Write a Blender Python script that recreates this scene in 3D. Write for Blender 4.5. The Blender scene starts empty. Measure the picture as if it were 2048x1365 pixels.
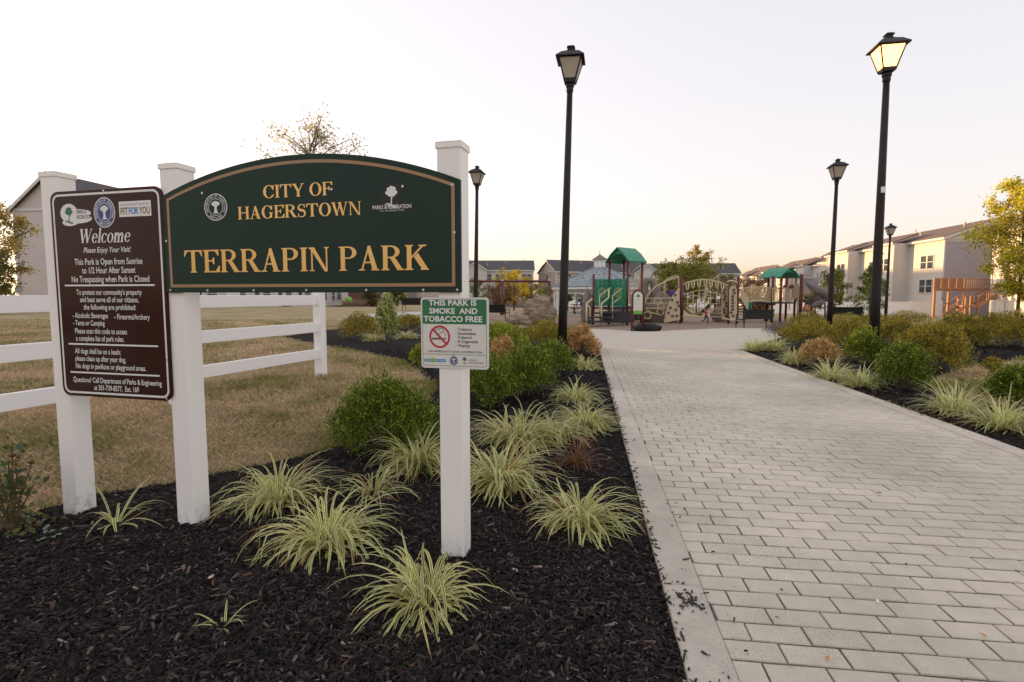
import bpy, math, random
import numpy as np
from mathutils import Vector, Matrix, Quaternion, noise as mnoise
from mathutils.geometry import delaunay_2d_cdt
SC = bpy.context.scene
COL = SC.collection
R = math.radians

# ------------------------------------------------------------------ camera
F, CX, CY, EYE = 1100.0, 1024.0, 682.5, 1.15
PITCH = math.atan((CY - 590.0) / F)
cam = bpy.data.cameras.new('camera')
cam.sensor_width = 36.0
cam.lens = 36.0 * F / 2048.0
cam.clip_start = 0.05
cam.clip_end = 4000
cam.dof.use_dof = True
cam.dof.focus_distance = 2.9
cam.dof.aperture_fstop = 11.0
camo = bpy.data.objects.new('camera', cam)
camo.location = (0, 0, EYE)
camo.rotation_euler = (math.pi / 2 - PITCH, 0, 0)
COL.objects.link(camo)
SC.camera = camo

# ------------------------------------------------------------------ sky, sun, exposure
SUN_AZ, SUN_EL = -52.0, 3.0           # azimuth from +Y, negative = left
world = bpy.data.worlds.new('World')
SC.world = world
world.use_nodes = True
nt = world.node_tree
nt.nodes.clear()
sky = nt.nodes.new('ShaderNodeTexSky')
sky.sky_type = 'NISHITA'
sky.sun_disc = False
sky.sun_elevation = R(SUN_EL)
sky.sun_rotation = R(SUN_AZ)
sky.altitude = 150
sky.air_density = 1.0
sky.dust_density = 3.0
sky.ozone_density = 1.0
hsv = nt.nodes.new('ShaderNodeHueSaturation')
hsv.inputs['Saturation'].default_value = 0.9
bgn = nt.nodes.new('ShaderNodeBackground')
bgn.inputs['Strength'].default_value = 0.15
wo = nt.nodes.new('ShaderNodeOutputWorld')
gam = nt.nodes.new('ShaderNodeGamma')          # thin even haze: evens out the sky's brightness
gam.inputs['Gamma'].default_value = 0.28
nt.links.new(sky.outputs[0], gam.inputs['Color'])
nt.links.new(gam.outputs[0], hsv.inputs['Color'])
tnt = nt.nodes.new('ShaderNodeMix'); tnt.data_type = 'RGBA'; tnt.blend_type = 'MULTIPLY'
tnt.inputs[0].default_value = 1.0; tnt.inputs[7].default_value = (1.065, 0.972, 1.0, 1)
nt.links.new(hsv.outputs[0], tnt.inputs[6])
nt.links.new(tnt.outputs[2], bgn.inputs['Color'])
nt.links.new(bgn.outputs[0], wo.inputs['Surface'])
sun = bpy.data.lights.new('sun', 'SUN')
sun.energy = 1.5
sun.angle = R(0.6)
sun.color = (1.0, 0.60, 0.27)
suno = bpy.data.objects.new('sun', sun)
sd = Vector((math.sin(R(SUN_AZ)) * math.cos(R(SUN_EL)), math.cos(R(SUN_AZ)) * math.cos(R(SUN_EL)), math.sin(R(SUN_EL))))
suno.rotation_euler = (-sd).to_track_quat('-Z', 'Y').to_euler()
suno.location = sd * 60
COL.objects.link(suno)
vs = SC.view_settings
vs.view_transform = 'Standard'
vs.look = 'None'
vs.gamma = 1.0
vs.use_curve_mapping = False
vs.exposure = 2.63
SC.cycles.max_bounces = 6
SC.cycles.transparent_max_bounces = 8
SC.cycles.use_denoising = True

# ------------------------------------------------------------------ positions from the photograph's pixels
def ray(px, py):
    x = (px - CX) / F
    y = -(py - CY) / F
    c, s = math.cos(PITCH), math.sin(PITCH)
    return Vector((x, c + y * s, -s + y * c))
def sst(a, b, x):
    t = min(1.0, max(0.0, (x - a) / (b - a)))
    return t * t * (3 - 2 * t)
def tz(x, y):                                # height of the land
    return (-0.48 * sst(-6, 1.5, x) * sst(12, 28, y) - 1.0 * sst(45, 110, y)
            - 0.6 * sst(10, 26, x) * sst(32, 62, y))
def G(px, py, off=0.0):                      # pixel -> point on the land
    r = ray(px, py)
    z = 0.0
    p = Vector((0, 0, EYE))
    for _ in range(40):
        t = (z - EYE) / r.z if r.z < -1e-5 else 4000
        p = Vector((0, 0, EYE)) + r * t
        z = 0.6 * z + 0.4 * tz(p.x, p.y)
    p.z = tz(p.x, p.y) + off
    return p
def P(px, py, Y):                            # pixel -> point at depth Y
    r = ray(px, py)
    return Vector((0, 0, EYE)) + r * (Y / r.y)
def GD(px, Y, off=0.0):                      # land point under image column px at depth Y
    x = (px - CX) / F * Y
    return Vector((x, Y, tz(x, Y) + off))

# ------------------------------------------------------------------ materials
MATS = {}
def mat(name, col, rough=0.6, metal=0.0, spec=0.5, var=None, bump=None, stretch=None, isl=0.0, coord='pos', trans=0.0):
    """col: linear base colour; var=(scale, second colour, contrast); bump=(scale, strength); isl: value spread per piece"""
    if name in MATS:
        return MATS[name]
    m = bpy.data.materials.new(name)
    m.use_nodes = True
    n, l = m.node_tree.nodes, m.node_tree.links
    b = n['Principled BSDF']
    b.inputs['Base Color'].default_value = (*col, 1)
    b.inputs['Roughness'].default_value = rough
    b.inputs['Metallic'].default_value = metal
    b.inputs['Specular IOR Level'].default_value = spec
    cs = None
    vec = None
    if var or bump:
        if coord == 'pos':
            g = n.new('ShaderNodeNewGeometry')
            vec = g.outputs['Position']
        else:
            g = n.new('ShaderNodeTexCoord')
            vec = g.outputs['Object']
        if stretch:
            mp = n.new('ShaderNodeMapping')
            mp.inputs['Scale'].default_value = stretch
            l.new(vec, mp.inputs[0])
            vec = mp.outputs[0]
    if var:
        t = n.new('ShaderNodeTexNoise')
        t.inputs['Scale'].default_value = var[0]
        t.inputs['Detail'].default_value = 6
        t.inputs['Roughness'].default_value = 0.62
        l.new(vec, t.inputs['Vector'])
        rp = n.new('ShaderNodeValToRGB')
        c = var[2] if len(var) > 2 else 0.25
        rp.color_ramp.elements[0].position = 0.5 - c
        rp.color_ramp.elements[1].position = 0.5 + c
        rp.color_ramp.elements[0].color = (*col, 1)
        rp.color_ramp.elements[1].color = (*var[1], 1)
        l.new(t.outputs['Fac'], rp.inputs[0])
        cs = rp.outputs[0]
    if isl:
        g2 = n.new('ShaderNodeNewGeometry')
        oi = n.new('ShaderNodeObjectInfo')
        ad = n.new('ShaderNodeMath'); ad.operation = 'ADD'
        l.new(g2.outputs['Random Per Island'], ad.inputs[0]); l.new(oi.outputs['Random'], ad.inputs[1])
        fr = n.new('ShaderNodeMath'); fr.operation = 'FRACT'
        l.new(ad.outputs[0], fr.inputs[0])
        mr = n.new('ShaderNodeMapRange')
        mr.inputs['To Min'].default_value = 1 - isl; mr.inputs['To Max'].default_value = 1 + isl
        l.new(fr.outputs[0], mr.inputs['Value'])
        hs = n.new('ShaderNodeHueSaturation')
        l.new(mr.outputs[0], hs.inputs['Value'])
        if cs: l.new(cs, hs.inputs['Color'])
        else: hs.inputs['Color'].default_value = (*col, 1)
        cs = hs.outputs[0]
    if cs:
        l.new(cs, b.inputs['Base Color'])
    if bump:
        t2 = n.new('ShaderNodeTexNoise')
        t2.inputs['Scale'].default_value = bump[0]
        t2.inputs['Detail'].default_value = 5
        l.new(vec, t2.inputs['Vector'])
        bp = n.new('ShaderNodeBump')
        bp.inputs['Strength'].default_value = bump[1]
        bp.inputs['Distance'].default_value = 0.02
        l.new(t2.outputs['Fac'], bp.inputs['Height'])
        l.new(bp.outputs[0], b.inputs['Normal'])
    MATS[name] = m
    return m
def leaf_mat(name, rough=0.5, trans=0.3, spec=0.3):
    """colour from the point attribute 'Col'"""
    if name in MATS: return MATS[name]
    m = bpy.data.materials.new(name); m.use_nodes = True
    n, l = m.node_tree.nodes, m.node_tree.links
    b = n['Principled BSDF']
    a = n.new('ShaderNodeAttribute'); a.attribute_name = 'Col'
    l.new(a.outputs['Color'], b.inputs['Base Color'])
    b.inputs['Roughness'].default_value = rough
    b.inputs['Specular IOR Level'].default_value = spec
    tr = n.new('ShaderNodeBsdfTranslucent')
    l.new(a.outputs['Color'], tr.inputs['Color'])
    mx = n.new('ShaderNodeMixShader'); mx.inputs[0].default_value = trans
    l.new(b.outputs[0], mx.inputs[1]); l.new(tr.outputs[0], mx.inputs[2])
    l.new(mx.outputs[0], n['Material Output'].inputs['Surface'])
    MATS[name] = m
    return m
def blade_mat(name, centre, edge, tip, e0=0.45, e1=0.62, tip0=0.8, dead=0.955):
    """striped grass leaf: attribute Col = (across, along, random)"""
    m = bpy.data.materials.new(name); m.use_nodes = True
    n, l = m.node_tree.nodes, m.node_tree.links
    b = n['Principled BSDF']
    a = n.new('ShaderNodeAttribute'); a.attribute_name = 'Col'
    sp = n.new('ShaderNodeSeparateColor'); l.new(a.outputs['Color'], sp.inputs[0])
    rp = n.new('ShaderNodeValToRGB')
    rp.color_ramp.elements[0].position = e0; rp.color_ramp.elements[0].color = (*centre, 1)
    rp.color_ramp.elements[1].position = e1; rp.color_ramp.elements[1].color = (*edge, 1)
    l.new(sp.outputs[0], rp.inputs[0])
    hs = n.new('ShaderNodeHueSaturation')
    mr = n.new('ShaderNodeMapRange'); mr.inputs['To Min'].default_value = 0.6; mr.inputs['To Max'].default_value = 1.25
    l.new(sp.outputs[2], mr.inputs['Value']); l.new(mr.outputs[0], hs.inputs['Value']); l.new(rp.outputs[0], hs.inputs['Color'])
    # withered tip on some leaves: along + random*0.35 > tip0+...
    ma = n.new('ShaderNodeMath'); ma.operation = 'MULTIPLY_ADD'; ma.inputs[1].default_value = 0.30
    l.new(sp.outputs[2], ma.inputs[0]); l.new(sp.outputs[1], ma.inputs[2])
    m2 = n.new('ShaderNodeMapRange'); m2.inputs['From Min'].default_value = tip0 + 0.28; m2.inputs['From Max'].default_value = tip0 + 0.36
    l.new(ma.outputs[0], m2.inputs['Value'])
    m3 = n.new('ShaderNodeMapRange'); m3.inputs['From Min'].default_value = dead; m3.inputs['From Max'].default_value = dead + .02
    l.new(sp.outputs[2], m3.inputs['Value'])
    mm = n.new('ShaderNodeMath'); mm.operation = 'MAXIMUM'; l.new(m2.outputs[0], mm.inputs[0]); l.new(m3.outputs[0], mm.inputs[1])
    mx = n.new('ShaderNodeMix'); mx.data_type = 'RGBA'
    l.new(mm.outputs[0], mx.inputs[0]); l.new(hs.outputs[0], mx.inputs[6]); mx.inputs[7].default_value = (*tip, 1)
    l.new(mx.outputs[2], b.inputs['Base Color'])
    b.inputs['Roughness'].default_value = 0.42
    tr = n.new('ShaderNodeBsdfTranslucent'); l.new(mx.outputs[2], tr.inputs['Color'])
    ms = n.new('ShaderNodeMixShader'); ms.inputs[0].default_value = 0.42
    l.new(b.outputs[0], ms.inputs[1]); l.new(tr.outputs[0], ms.inputs[2])
    l.new(ms.outputs[0], n['Material Output'].inputs['Surface'])
    MATS[name] = m
    return m

# ------------------------------------------------------------------ mesh building
def tag(o, label=None, cat=None, group=None, kind=None):
    if label: o['label'] = label
    if cat: o['category'] = cat
    if group: o['group'] = group
    if kind: o['kind'] = kind
    return o
def empty(name, loc, rz=0.0, label=None, cat=None, group=None):
    o = bpy.data.objects.new(name, None)
    o.empty_display_size = 0.2
    o.location = loc
    o.rotation_euler = (0, 0, rz)
    COL.objects.link(o)
    return tag(o, label, cat, group)
def link_mesh(name, me, m, parent=None, loc=None):
    o = bpy.data.objects.new(name, me)
    if m is not None and len(me.materials) == 0:
        me.materials.append(m)
    COL.objects.link(o)
    if parent: o.parent = parent
    if loc is not None: o.location = loc
    return o
def root_of(o):
    while o.parent: o = o.parent
    return o
def world_loc(o):
    v = Vector(o.location)
    while o.parent:
        o = o.parent
        v = v + Vector(o.location)
    return v
class MB:
    def __init__(s):
        s.v = []; s.f = []
    def add(s, vs_, fs):
        k = len(s.v)
        s.v.extend([tuple(q) for q in vs_])
        s.f.extend([tuple(i + k for i in f) for f in fs])
        return s
    def box(s, c, size, rz=0.0, M=None):
        x, y, z = size[0] / 2, size[1] / 2, size[2] / 2
        pts = [Vector((a, b, d)) for d in (-z, z) for b in (-y, y) for a in (-x, x)]
        if M is not None: pts = [M @ p for p in pts]
        elif rz:
            q = Matrix.Rotation(rz, 3, 'Z'); pts = [q @ p for p in pts]
        c = Vector(c)
        return s.add([p + c for p in pts], [(0, 2, 3, 1), (4, 5, 7, 6), (0, 1, 5, 4), (2, 6, 7, 3), (0, 4, 6, 2), (1, 3, 7, 5)])
    def bar(s, a, b, w, h, up=(0, 0, 1)):     # box beam from a to b
        a, b = Vector(a), Vector(b)
        d = (b - a)
        L = d.length
        d = d / L
        up = Vector(up)
        if abs(d.dot(up)) > 0.98: up = Vector((1, 0, 0))
        sd_ = d.cross(up).normalized(); u = sd_.cross(d).normalized()
        M = Matrix((sd_, d, u)).transposed()
        return s.box((a + b) / 2, (w, L, h), M=M)
    def tube(s, pts, r, n=8, caps=True):
        pts = [Vector(p) for p in pts]
        m = len(pts)
        rr = r if isinstance(r, (list, tuple)) else [r] * m
        t0 = (pts[1] - pts[0]).normalized()
        ref = Vector((0, 0, 1)) if abs(t0.z) < 0.9 else Vector((1, 0, 0))
        nrm = t0.cross(ref).normalized()
        vs_, fs = [], []
        for i in range(m):
            t = (pts[min(i + 1, m - 1)] - pts[max(i - 1, 0)])
            t = t.normalized() if t.length > 1e-9 else t0
            nrm = (nrm - t * nrm.dot(t)).normalized()
            bn = t.cross(nrm)
            for k in range(n):
                a = 2 * math.pi * k / n
                vs_.append(pts[i] + (nrm * math.cos(a) + bn * math.sin(a)) * rr[i])
        for i in range(m - 1):
            for k in range(n):
                k2 = (k + 1) % n
                fs.append((i * n + k, i * n + k2, (i + 1) * n + k2, (i + 1) * n + k))
        if caps:
            fs.append(tuple(range(n - 1, -1, -1)))
            fs.append(tuple((m - 1) * n + k for k in range(n)))
        return s.add(vs_, fs)
    def lathe(s, c, prof, n=16, rz=0.0):      # prof: [(radius, z)]
        c = Vector(c); vs_, fs = [], []
        for (r, z) in prof:
            for k in range(n):
                a = 2 * math.pi * k / n + rz
                vs_.append(c + Vector((r * math.cos(a), r * math.sin(a), z)))
        m = len(prof)
        for i in range(m - 1):
            for k in range(n):
                k2 = (k + 1) % n
                fs.append((i * n + k, i * n + k2, (i + 1) * n + k2, (i + 1) * n + k))
        fs.append(tuple(range(n - 1, -1, -1)))
        fs.append(tuple((m - 1) * n + k for k in range(n)))
        return s.add(vs_, fs)
    def prism(s, poly, d, M=None):            # poly: 3D loop, d: offset vector
        n = len(poly)
        a = [Vector(p) for p in poly]; d = Vector(d)
        vs_ = a + [p + d for p in a]
        fs = [tuple(range(n)), tuple(range(2 * n - 1, n - 1, -1))]
        for i in range(n):
            j = (i + 1) % n
            fs.append((i, i + n, j + n, j))
        return s.add(vs_, fs)
    def mesh(s, name, off=Vector((0, 0, 0)), smooth=False):
        me = bpy.data.meshes.new(name)
        me.from_pydata([(p[0] - off[0], p[1] - off[1], p[2] - off[2]) for p in s.v], [], s.f)
        if smooth:
            me.polygons.foreach_set('use_smooth', [True] * len(me.polygons))
        me.update()
        return me
    def build(s, name, m, parent=None, smooth=False, world=False, bevel=0.0):
        off = world_loc(parent) if (world and parent) else Vector((0, 0, 0))
        o = link_mesh(name, s.mesh(name, off, smooth), m, parent)
        if bevel:
            bv = o.modifiers.new('bevel', 'BEVEL'); bv.width = bevel; bv.segments = 2; bv.limit_method = 'ANGLE'
        return o
def np_mesh(name, verts, faces, cols=None, smooth=False):
    """faces: (n,3) or (n,4) int array; cols: (nverts,3)"""
    me = bpy.data.meshes.new(name)
    nv, nf, k = len(verts), len(faces), faces.shape[1]
    me.vertices.add(nv)
    me.vertices.foreach_set('co', np.ascontiguousarray(verts, dtype=np.float32).ravel())
    me.loops.add(nf * k)
    me.loops.foreach_set('vertex_index', np.ascontiguousarray(faces, dtype=np.int32).ravel())
    me.polygons.add(nf)
    me.polygons.foreach_set('loop_start', np.arange(0, nf * k, k, dtype=np.int32))
    me.polygons.foreach_set('loop_total', np.full(nf, k, dtype=np.int32))
    if smooth:
        me.polygons.foreach_set('use_smooth', np.ones(nf, dtype=bool))
    me.update(calc_edges=True)
    if cols is not None:
        at_ = me.color_attributes.new('Col', 'FLOAT_COLOR', 'POINT')
        c4 = np.ones((nv, 4), dtype=np.float32); c4[:, :3] = cols
        at_.data.foreach_set('color', c4.ravel())
    return me
def inside(poly, x, y):
    x = np.asarray(x); y = np.asarray(y)
    r = np.zeros(x.shape, bool)
    n = len(poly)
    j = n - 1
    for i in range(n):
        xi, yi = poly[i][0], poly[i][1]; xj, yj = poly[j][0], poly[j][1]
        c = ((yi > y) != (yj > y)) & (x < (xj - xi) * (y - yi) / (yj - yi + 1e-12) + xi)
        r ^= c
        j = i
    return r
def smooth_loop(pts, k=4):
    out = []
    n = len(pts)
    for i in range(n):
        p0, p1, p2, p3 = (Vector(pts[(i + d) % n][:2]) for d in (-1, 0, 1, 2))
        for q in range(k):
            t = q / k
            out.append(0.5 * ((2 * p1) + (p2 - p0) * t + (2 * p0 - 5 * p1 + 4 * p2 - p3) * t * t + (3 * p1 - p0 - 3 * p2 + p3) * t ** 3))
    return out
def sheet(name, poly, zf, res, m, kind='structure', parent=None):
    """land-following sheet inside a 2D loop; zf(x, y) -> z"""
    pts = []
    n = len(poly)
    for i in range(n):
        a, b = Vector(poly[i][:2]), Vector(poly[(i + 1) % n][:2])
        st = max(1, int((b - a).length / (res * 1.5)))
        for q in range(st): pts.append(a + (b - a) * q / st)
    nb = len(pts)
    xs = [p.x for p in pts]; ys = [p.y for p in pts]
    gx, gy = np.meshgrid(np.arange(min(xs), max(xs), res), np.arange(min(ys), max(ys), res))
    gx = gx.ravel() + np.random.RandomState(1).uniform(-.2, .2, gx.size) * res; gy = gy.ravel()
    ok = inside(pts, gx, gy)
    allp = pts + [Vector((a, b)) for a, b in zip(gx[ok], gy[ok])]
    res_ = delaunay_2d_cdt(allp, [(i, (i + 1) % nb) for i in range(nb)], [], 1, 1e-5)
    qx = np.array([p.x for p in res_[0]]); qy = np.array([p.y for p in res_[0]])
    qz = zf.many(qx, qy) if hasattr(zf, 'many') else [zf(a, b) for a, b in zip(qx, qy)]
    vv = list(zip(qx.tolist(), qy.tolist(), [float(q) for q in qz]))
    me = bpy.data.meshes.new(name)
    me.from_pydata(vv, [], [tuple(f) for f in res_[2]])
    me.polygons.foreach_set('use_smooth', [True] * len(me.polygons))
    me.update()
    o = link_mesh(name, me, m, parent)
    if kind: o['kind'] = kind
    return o
def copy_tree(o, parent=None):
    c = o.copy(); COL.objects.link(c); c.parent = parent
    for ch in o.children: copy_tree(ch, c)
    return c

# ================================================================== THE SETTING
rng = np.random.RandomState(7)
random.seed(7)
M_lawn = mat('dry_lawn', (0.50, 0.375, 0.24), 0.95, var=(0.55, (0.29, 0.25, 0.11), 0.17), bump=(60, 0.6), spec=0.1)
# richer lawn: add fine mottling
def lawn_nodes():
    m = M_lawn; n, l = m.node_tree.nodes, m.node_tree.links
    b = n['Principled BSDF']
    g = n.new('ShaderNodeNewGeometry')
    t = n.new('ShaderNodeTexNoise'); t.inputs['Scale'].default_value = 9; t.inputs['Detail'].default_value = 8; t.inputs['Roughness'].default_value = 0.75
    l.new(g.outputs['Position'], t.inputs['Vector'])
    mr = n.new('ShaderNodeMapRange'); mr.inputs['From Min'].default_value = .3; mr.inputs['From Max'].default_value = .7
    mr.inputs['To Min'].default_value = .55; mr.inputs['To Max'].default_value = 1.35
    l.new(t.outputs['Fac'], mr.inputs['Value'])
    hs = n.new('ShaderNodeHueSaturation')
    src = b.inputs['Base Color'].links[0].from_socket
    l.new(src, hs.inputs['Color']); l.new(mr.outputs[0], hs.inputs['Value'])
    l.new(hs.outputs[0], b.inputs['Base Color'])
lawn_nodes()
M_mulch = mat('mulch_base', (0.006, 0.005, 0.005), 0.95, var=(40, (0.022, 0.018, 0.017)), bump=(55, 1.0), spec=0.15)
M_joint = mat('paver_joint', (0.06, 0.052, 0.042), 0.95, var=(12, (0.20, 0.175, 0.135)), spec=0.1)
M_brick = mat('concrete_paver', (0.52, 0.465, 0.375), 0.8, var=(9, (0.65, 0.59, 0.485), 0.3), bump=(160, 0.35), isl=0.05, spec=0.25)
M_border = mat('concrete_border', (0.48, 0.43, 0.355), 0.88, var=(9, (0.62, 0.56, 0.47), 0.3), bump=(120, 0.3), isl=0.05, spec=0.2)
M_chipsoil = mat('play_woodchips', (0.24, 0.175, 0.125), 0.95, var=(6, (0.34, 0.265, 0.20), 0.2), bump=(25, 0.8), spec=0.1)
M_pad = mat('pale_concrete', (0.5, 0.47, 0.43), 0.9, var=(0.8, (0.58, 0.55, 0.51)), spec=0.2)
# speckles and stains on pavers
def speckle(m, dark=0.35, scale=240, thr=0.70):
    n, l = m.node_tree.nodes, m.node_tree.links
    b = n['Principled BSDF']
    g = n.new('ShaderNodeNewGeometry')
    t = n.new('ShaderNodeTexNoise'); t.inputs['Scale'].default_value = scale; t.inputs['Detail'].default_value = 2
    l.new(g.outputs['Position'], t.inputs['Vector'])
    t3 = n.new('ShaderNodeTexNoise'); t3.inputs['Scale'].default_value = 1.3; t3.inputs['Detail'].default_value = 5
    l.new(g.outputs['Position'], t3.inputs['Vector'])
    ad = n.new('ShaderNodeMath'); ad.operation = 'MULTIPLY_ADD'; ad.inputs[1].default_value = 0.45; 
    l.new(t3.outputs['Fac'], ad.inputs[0]); l.new(t.outputs['Fac'], ad.inputs[2])
    mr = n.new('ShaderNodeMapRange'); mr.inputs['From Min'].default_value = thr + .16; mr.inputs['From Max'].default_value = thr + .26
    mr.inputs['To Min'].default_value = 1.0; mr.inputs['To Max'].default_value = dark
    l.new(ad.outputs[0], mr.inputs['Value'])
    hs = n.new('ShaderNodeHueSaturation')
    src = b.inputs['Base Color'].links[0].from_socket
    l.new(src, hs.inputs['Color']); l.new(mr.outputs[0], hs.inputs['Value'])
    l.new(hs.outputs[0], b.inputs['Base Color'])
    t4 = n.new('ShaderNodeTexNoise'); t4.inputs['Scale'].default_value = 0.9; t4.inputs['Detail'].default_value = 4
    l.new(g.outputs['Position'], t4.inputs['Vector'])
    m4 = n.new('ShaderNodeMapRange'); m4.inputs['From Min'].default_value = .35; m4.inputs['From Max'].default_value = .65
    m4.inputs['To Min'].default_value = 0.86; m4.inputs['To Max'].default_value = 1.1
    l.new(t4.outputs['Fac'], m4.inputs['Value'])
    h2 = n.new('ShaderNodeHueSaturation'); l.new(hs.outputs[0], h2.inputs['Color']); l.new(m4.outputs[0], h2.inputs['Value'])
    l.new(h2.outputs[0], b.inputs['Base Color'])
speckle(M_brick, 0.40, 230, 0.685)
speckle(M_border, 0.35, 230, 0.66)

# --- lawn reaching the horizon
def lawn():
    u = np.linspace(-1, 1, 181)
    xs = np.sinh(u * 5.2) / np.sinh(5.2) * 1500
    v = np.linspace(-0.45, 1, 190)
    ys = np.sinh(v * 5.2) / np.sinh(5.2) * 1500 + 8
    X, Y = np.meshgrid(xs, ys)
    Z = np.vectorize(tz)(X, Y) - 0.03
    V = np.stack([X.ravel(), Y.ravel(), Z.ravel()], 1)
    ny, nx = X.shape
    i = (np.arange(ny - 1)[:, None] * nx + np.arange(nx - 1)[None, :]).ravel()
    Fc = np.stack([i, i + 1, i + nx + 1, i + nx], 1)
    o = link_mesh('lawn', np_mesh('lawn', V, Fc, smooth=True), M_lawn)
    o['kind'] = 'structure'
lawn()

# --- path frame: a along the path, b across it
PA = R(7.5)
pa = Vector((math.sin(PA), math.cos(PA))); pb = Vector((math.cos(PA), -math.sin(PA)))
TL, TR, SE = 0.32, 3.235, 12.1
BW = 0.15
def PT(s, t): return pa * s + pb * t
path = sheet('path', [PT(-2.5, TL + .02), PT(-2.5, TR - .02), PT(SE + .3, TR - .02), PT(SE + .3, TL + .02)], lambda x, y: tz(x, y) - 0.0042, 0.6, M_joint)
BL, BH, GAP = 0.190, 0.1060, 0.0060
def brick_mesh(seed, L=BL - GAP, W=BH - 0.0095):
    r = random.Random(seed)
    b = MB()
    hx, hy = L / 2, W / 2
    j = lambda q: r.uniform(-q, q)
    lo = [(-hx, -hy), (hx, -hy), (hx, hy), (-hx, hy)]
    v = [(x, y, -0.03) for x, y in lo] + [(x + j(.0012), y + j(.0012), -0.0036) for x, y in lo]
    i = 0.0026
    v += [((hx - i) * (1 if x > 0 else -1) + j(.001), (hy - i) * (1 if y > 0 else -1) + j(.001), j(.0007)) for x, y in lo]
    f = [(8, 9, 10, 11)]
    for k in range(4):
        q = (k + 1) % 4
        f += [(k, q, q + 4, k + 4), (k + 4, q + 4, q + 8, k + 8)]
    b.add(v, f)
    return b
brick_me = []
for k in range(6):
    me = brick_mesh(k).mesh('brick'); me.materials.append(M_brick); brick_me.append(me)
bricks = []
t0, t1 = TL + BW - .001, TR - BW + .001
nrow = int((SE + 2.5) / BH)
for row in range(nrow):
    s = -2.3 + (row + .5) * BH
    offs = (row % 2) * BL / 2 + 0.013 * math.sin(row * 1.7)
    t = t0 - offs
    while t < t1 - 0.01:
        a, b = max(t, t0), min(t + BL, t1)
        if b - a > 0.03:
            bricks.append((s, (a + b) / 2, b - a))
        t += BL
def brick_px(bk):
    p = PT(bk[0], bk[1])
    if p.y < 0.9: return -1
    x = CX + F * p.x / p.y; y = 590 + F * EYE / p.y
    if x < 1150 or x > 2120 or y > 1420: return -1
    return 1 / p.y
vis = sorted(bricks, key=lambda q: -brick_px(q))
big = [q for q in vis[:300] if brick_px(q) > 0]
bigset = set(big)
for k, (s, t, L) in enumerate(big):
    o = bpy.data.objects.new('brick', brick_me[k % 6])
    p = PT(s, t)
    o.location = (p.x, p.y, random.uniform(-.0015, .0015))
    o.rotation_euler = (random.uniform(-.004, .004), random.uniform(-.004, .004), -PA + random.uniform(-.006, .006))
    o.scale = ((L - GAP) / (BL - GAP), 1, 1)
    COL.objects.link(o); o.parent = path
# the rest of the pavers: one part
base = np.array(brick_mesh(3).v); bf = brick_mesh(3).f
fa = np.array(bf)
rest = [q for q in bricks if q not in bigset]
Vs, Fs = [], []
ca, sa = math.cos(-PA), math.sin(-PA)
for k, (s, t, L) in enumerate(rest):
    p = PT(s, t)
    q = base.copy()
    q[:, 0] *= (L - GAP) / (BL - GAP)
    x = q[:, 0] * ca - q[:, 1] * sa + p.x; y = q[:, 0] * sa + q[:, 1] * ca + p.y
    z = q[:, 2] + rng.uniform(-.0015, .0015)
    Vs.append(np.stack([x, y, z], 1)); Fs.append(fa + 12 * k)
o = link_mesh('far_bricks', np_mesh('far_bricks', np.concatenate(Vs), np.concatenate(Fs)), M_brick, path)
o['kind'] = 'stuff'
# flush concrete borders, in lengths
for (ta, tb) in ((TL, TL + BW), (TR - BW, TR)):
    s = -2.4
    while s < SE:
        e = min(s + 1.52, SE)
        m = MB()
        g = .0015
        c = PT((s + e) / 2, (ta + tb) / 2)
        m.box((c.x, c.y, -0.052), (tb - ta, e - s - 2 * g, 0.12), rz=-PA)
        bo = m.build('border_slab', M_border, path, bevel=0.006)
        s = e
# --- plaza at the path's end
plaza_px = [(1196, 697), (1180, 676), (1150, 657), (1215, 659), (1290, 664), (1350, 661), (1440, 657), (1540, 655), (1640, 654), (1655, 659), (1560, 676), (1490, 690)]
plz = [G(*q) for q in plaza_px]
plz = [Vector(PT(SE, TL))] + [p.xy for p in plz[1:-1]] + [Vector(PT(SE + .2, TR + .25)), Vector(PT(SE, TR))]
M_plz = mat('plaza_pavers', (0.54, 0.485, 0.40), 0.8, var=(4, (0.64, 0.58, 0.48), 0.3), bump=(100, 0.3), spec=0.2)
def plaza_nodes():
    n, l = M_plz.node_tree.nodes, M_plz.node_tree.links
    b = n['Principled BSDF']; g = n.new('ShaderNodeNewGeometry')
    mp = n.new('ShaderNodeMapping'); mp.inputs['Rotation'].default_value = (0, 0, PA); mp.inputs['Scale'].default_value = (1, 1, 1)
    l.new(g.outputs['Position'], mp.inputs[0])
    bt = n.new('ShaderNodeTexBrick'); bt.inputs['Scale'].default_value = 1; bt.inputs['Brick Width'].default_value = BL; bt.inputs['Row Height'].default_value = BH
    bt.inputs['Mortar Size'].default_value = .0035
    bt.inputs['Color1'].default_value = (.92, .92, .92, 1); bt.inputs['Color2'].default_value = (1.05, 1.05, 1.05, 1); bt.inputs['Mortar'].default_value = (.4, .38, .35, 1)
    l.new(mp.outputs[0], bt.inputs['Vector'])
    mx = n.new('ShaderNodeMix'); mx.data_type = 'RGBA'; mx.blend_type = 'MULTIPLY'; mx.inputs[0].default_value = 1
    l.new(b.inputs['Base Color'].links[0].from_socket, mx.inputs[6]); l.new(bt.outputs[0], mx.inputs[7]); l.new(mx.outputs[2], b.inputs['Base Color'])
plaza_nodes()
sheet('plaza', plz, lambda x, y: tz(x, y) + 0.002, 0.5, M_plz)
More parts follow.
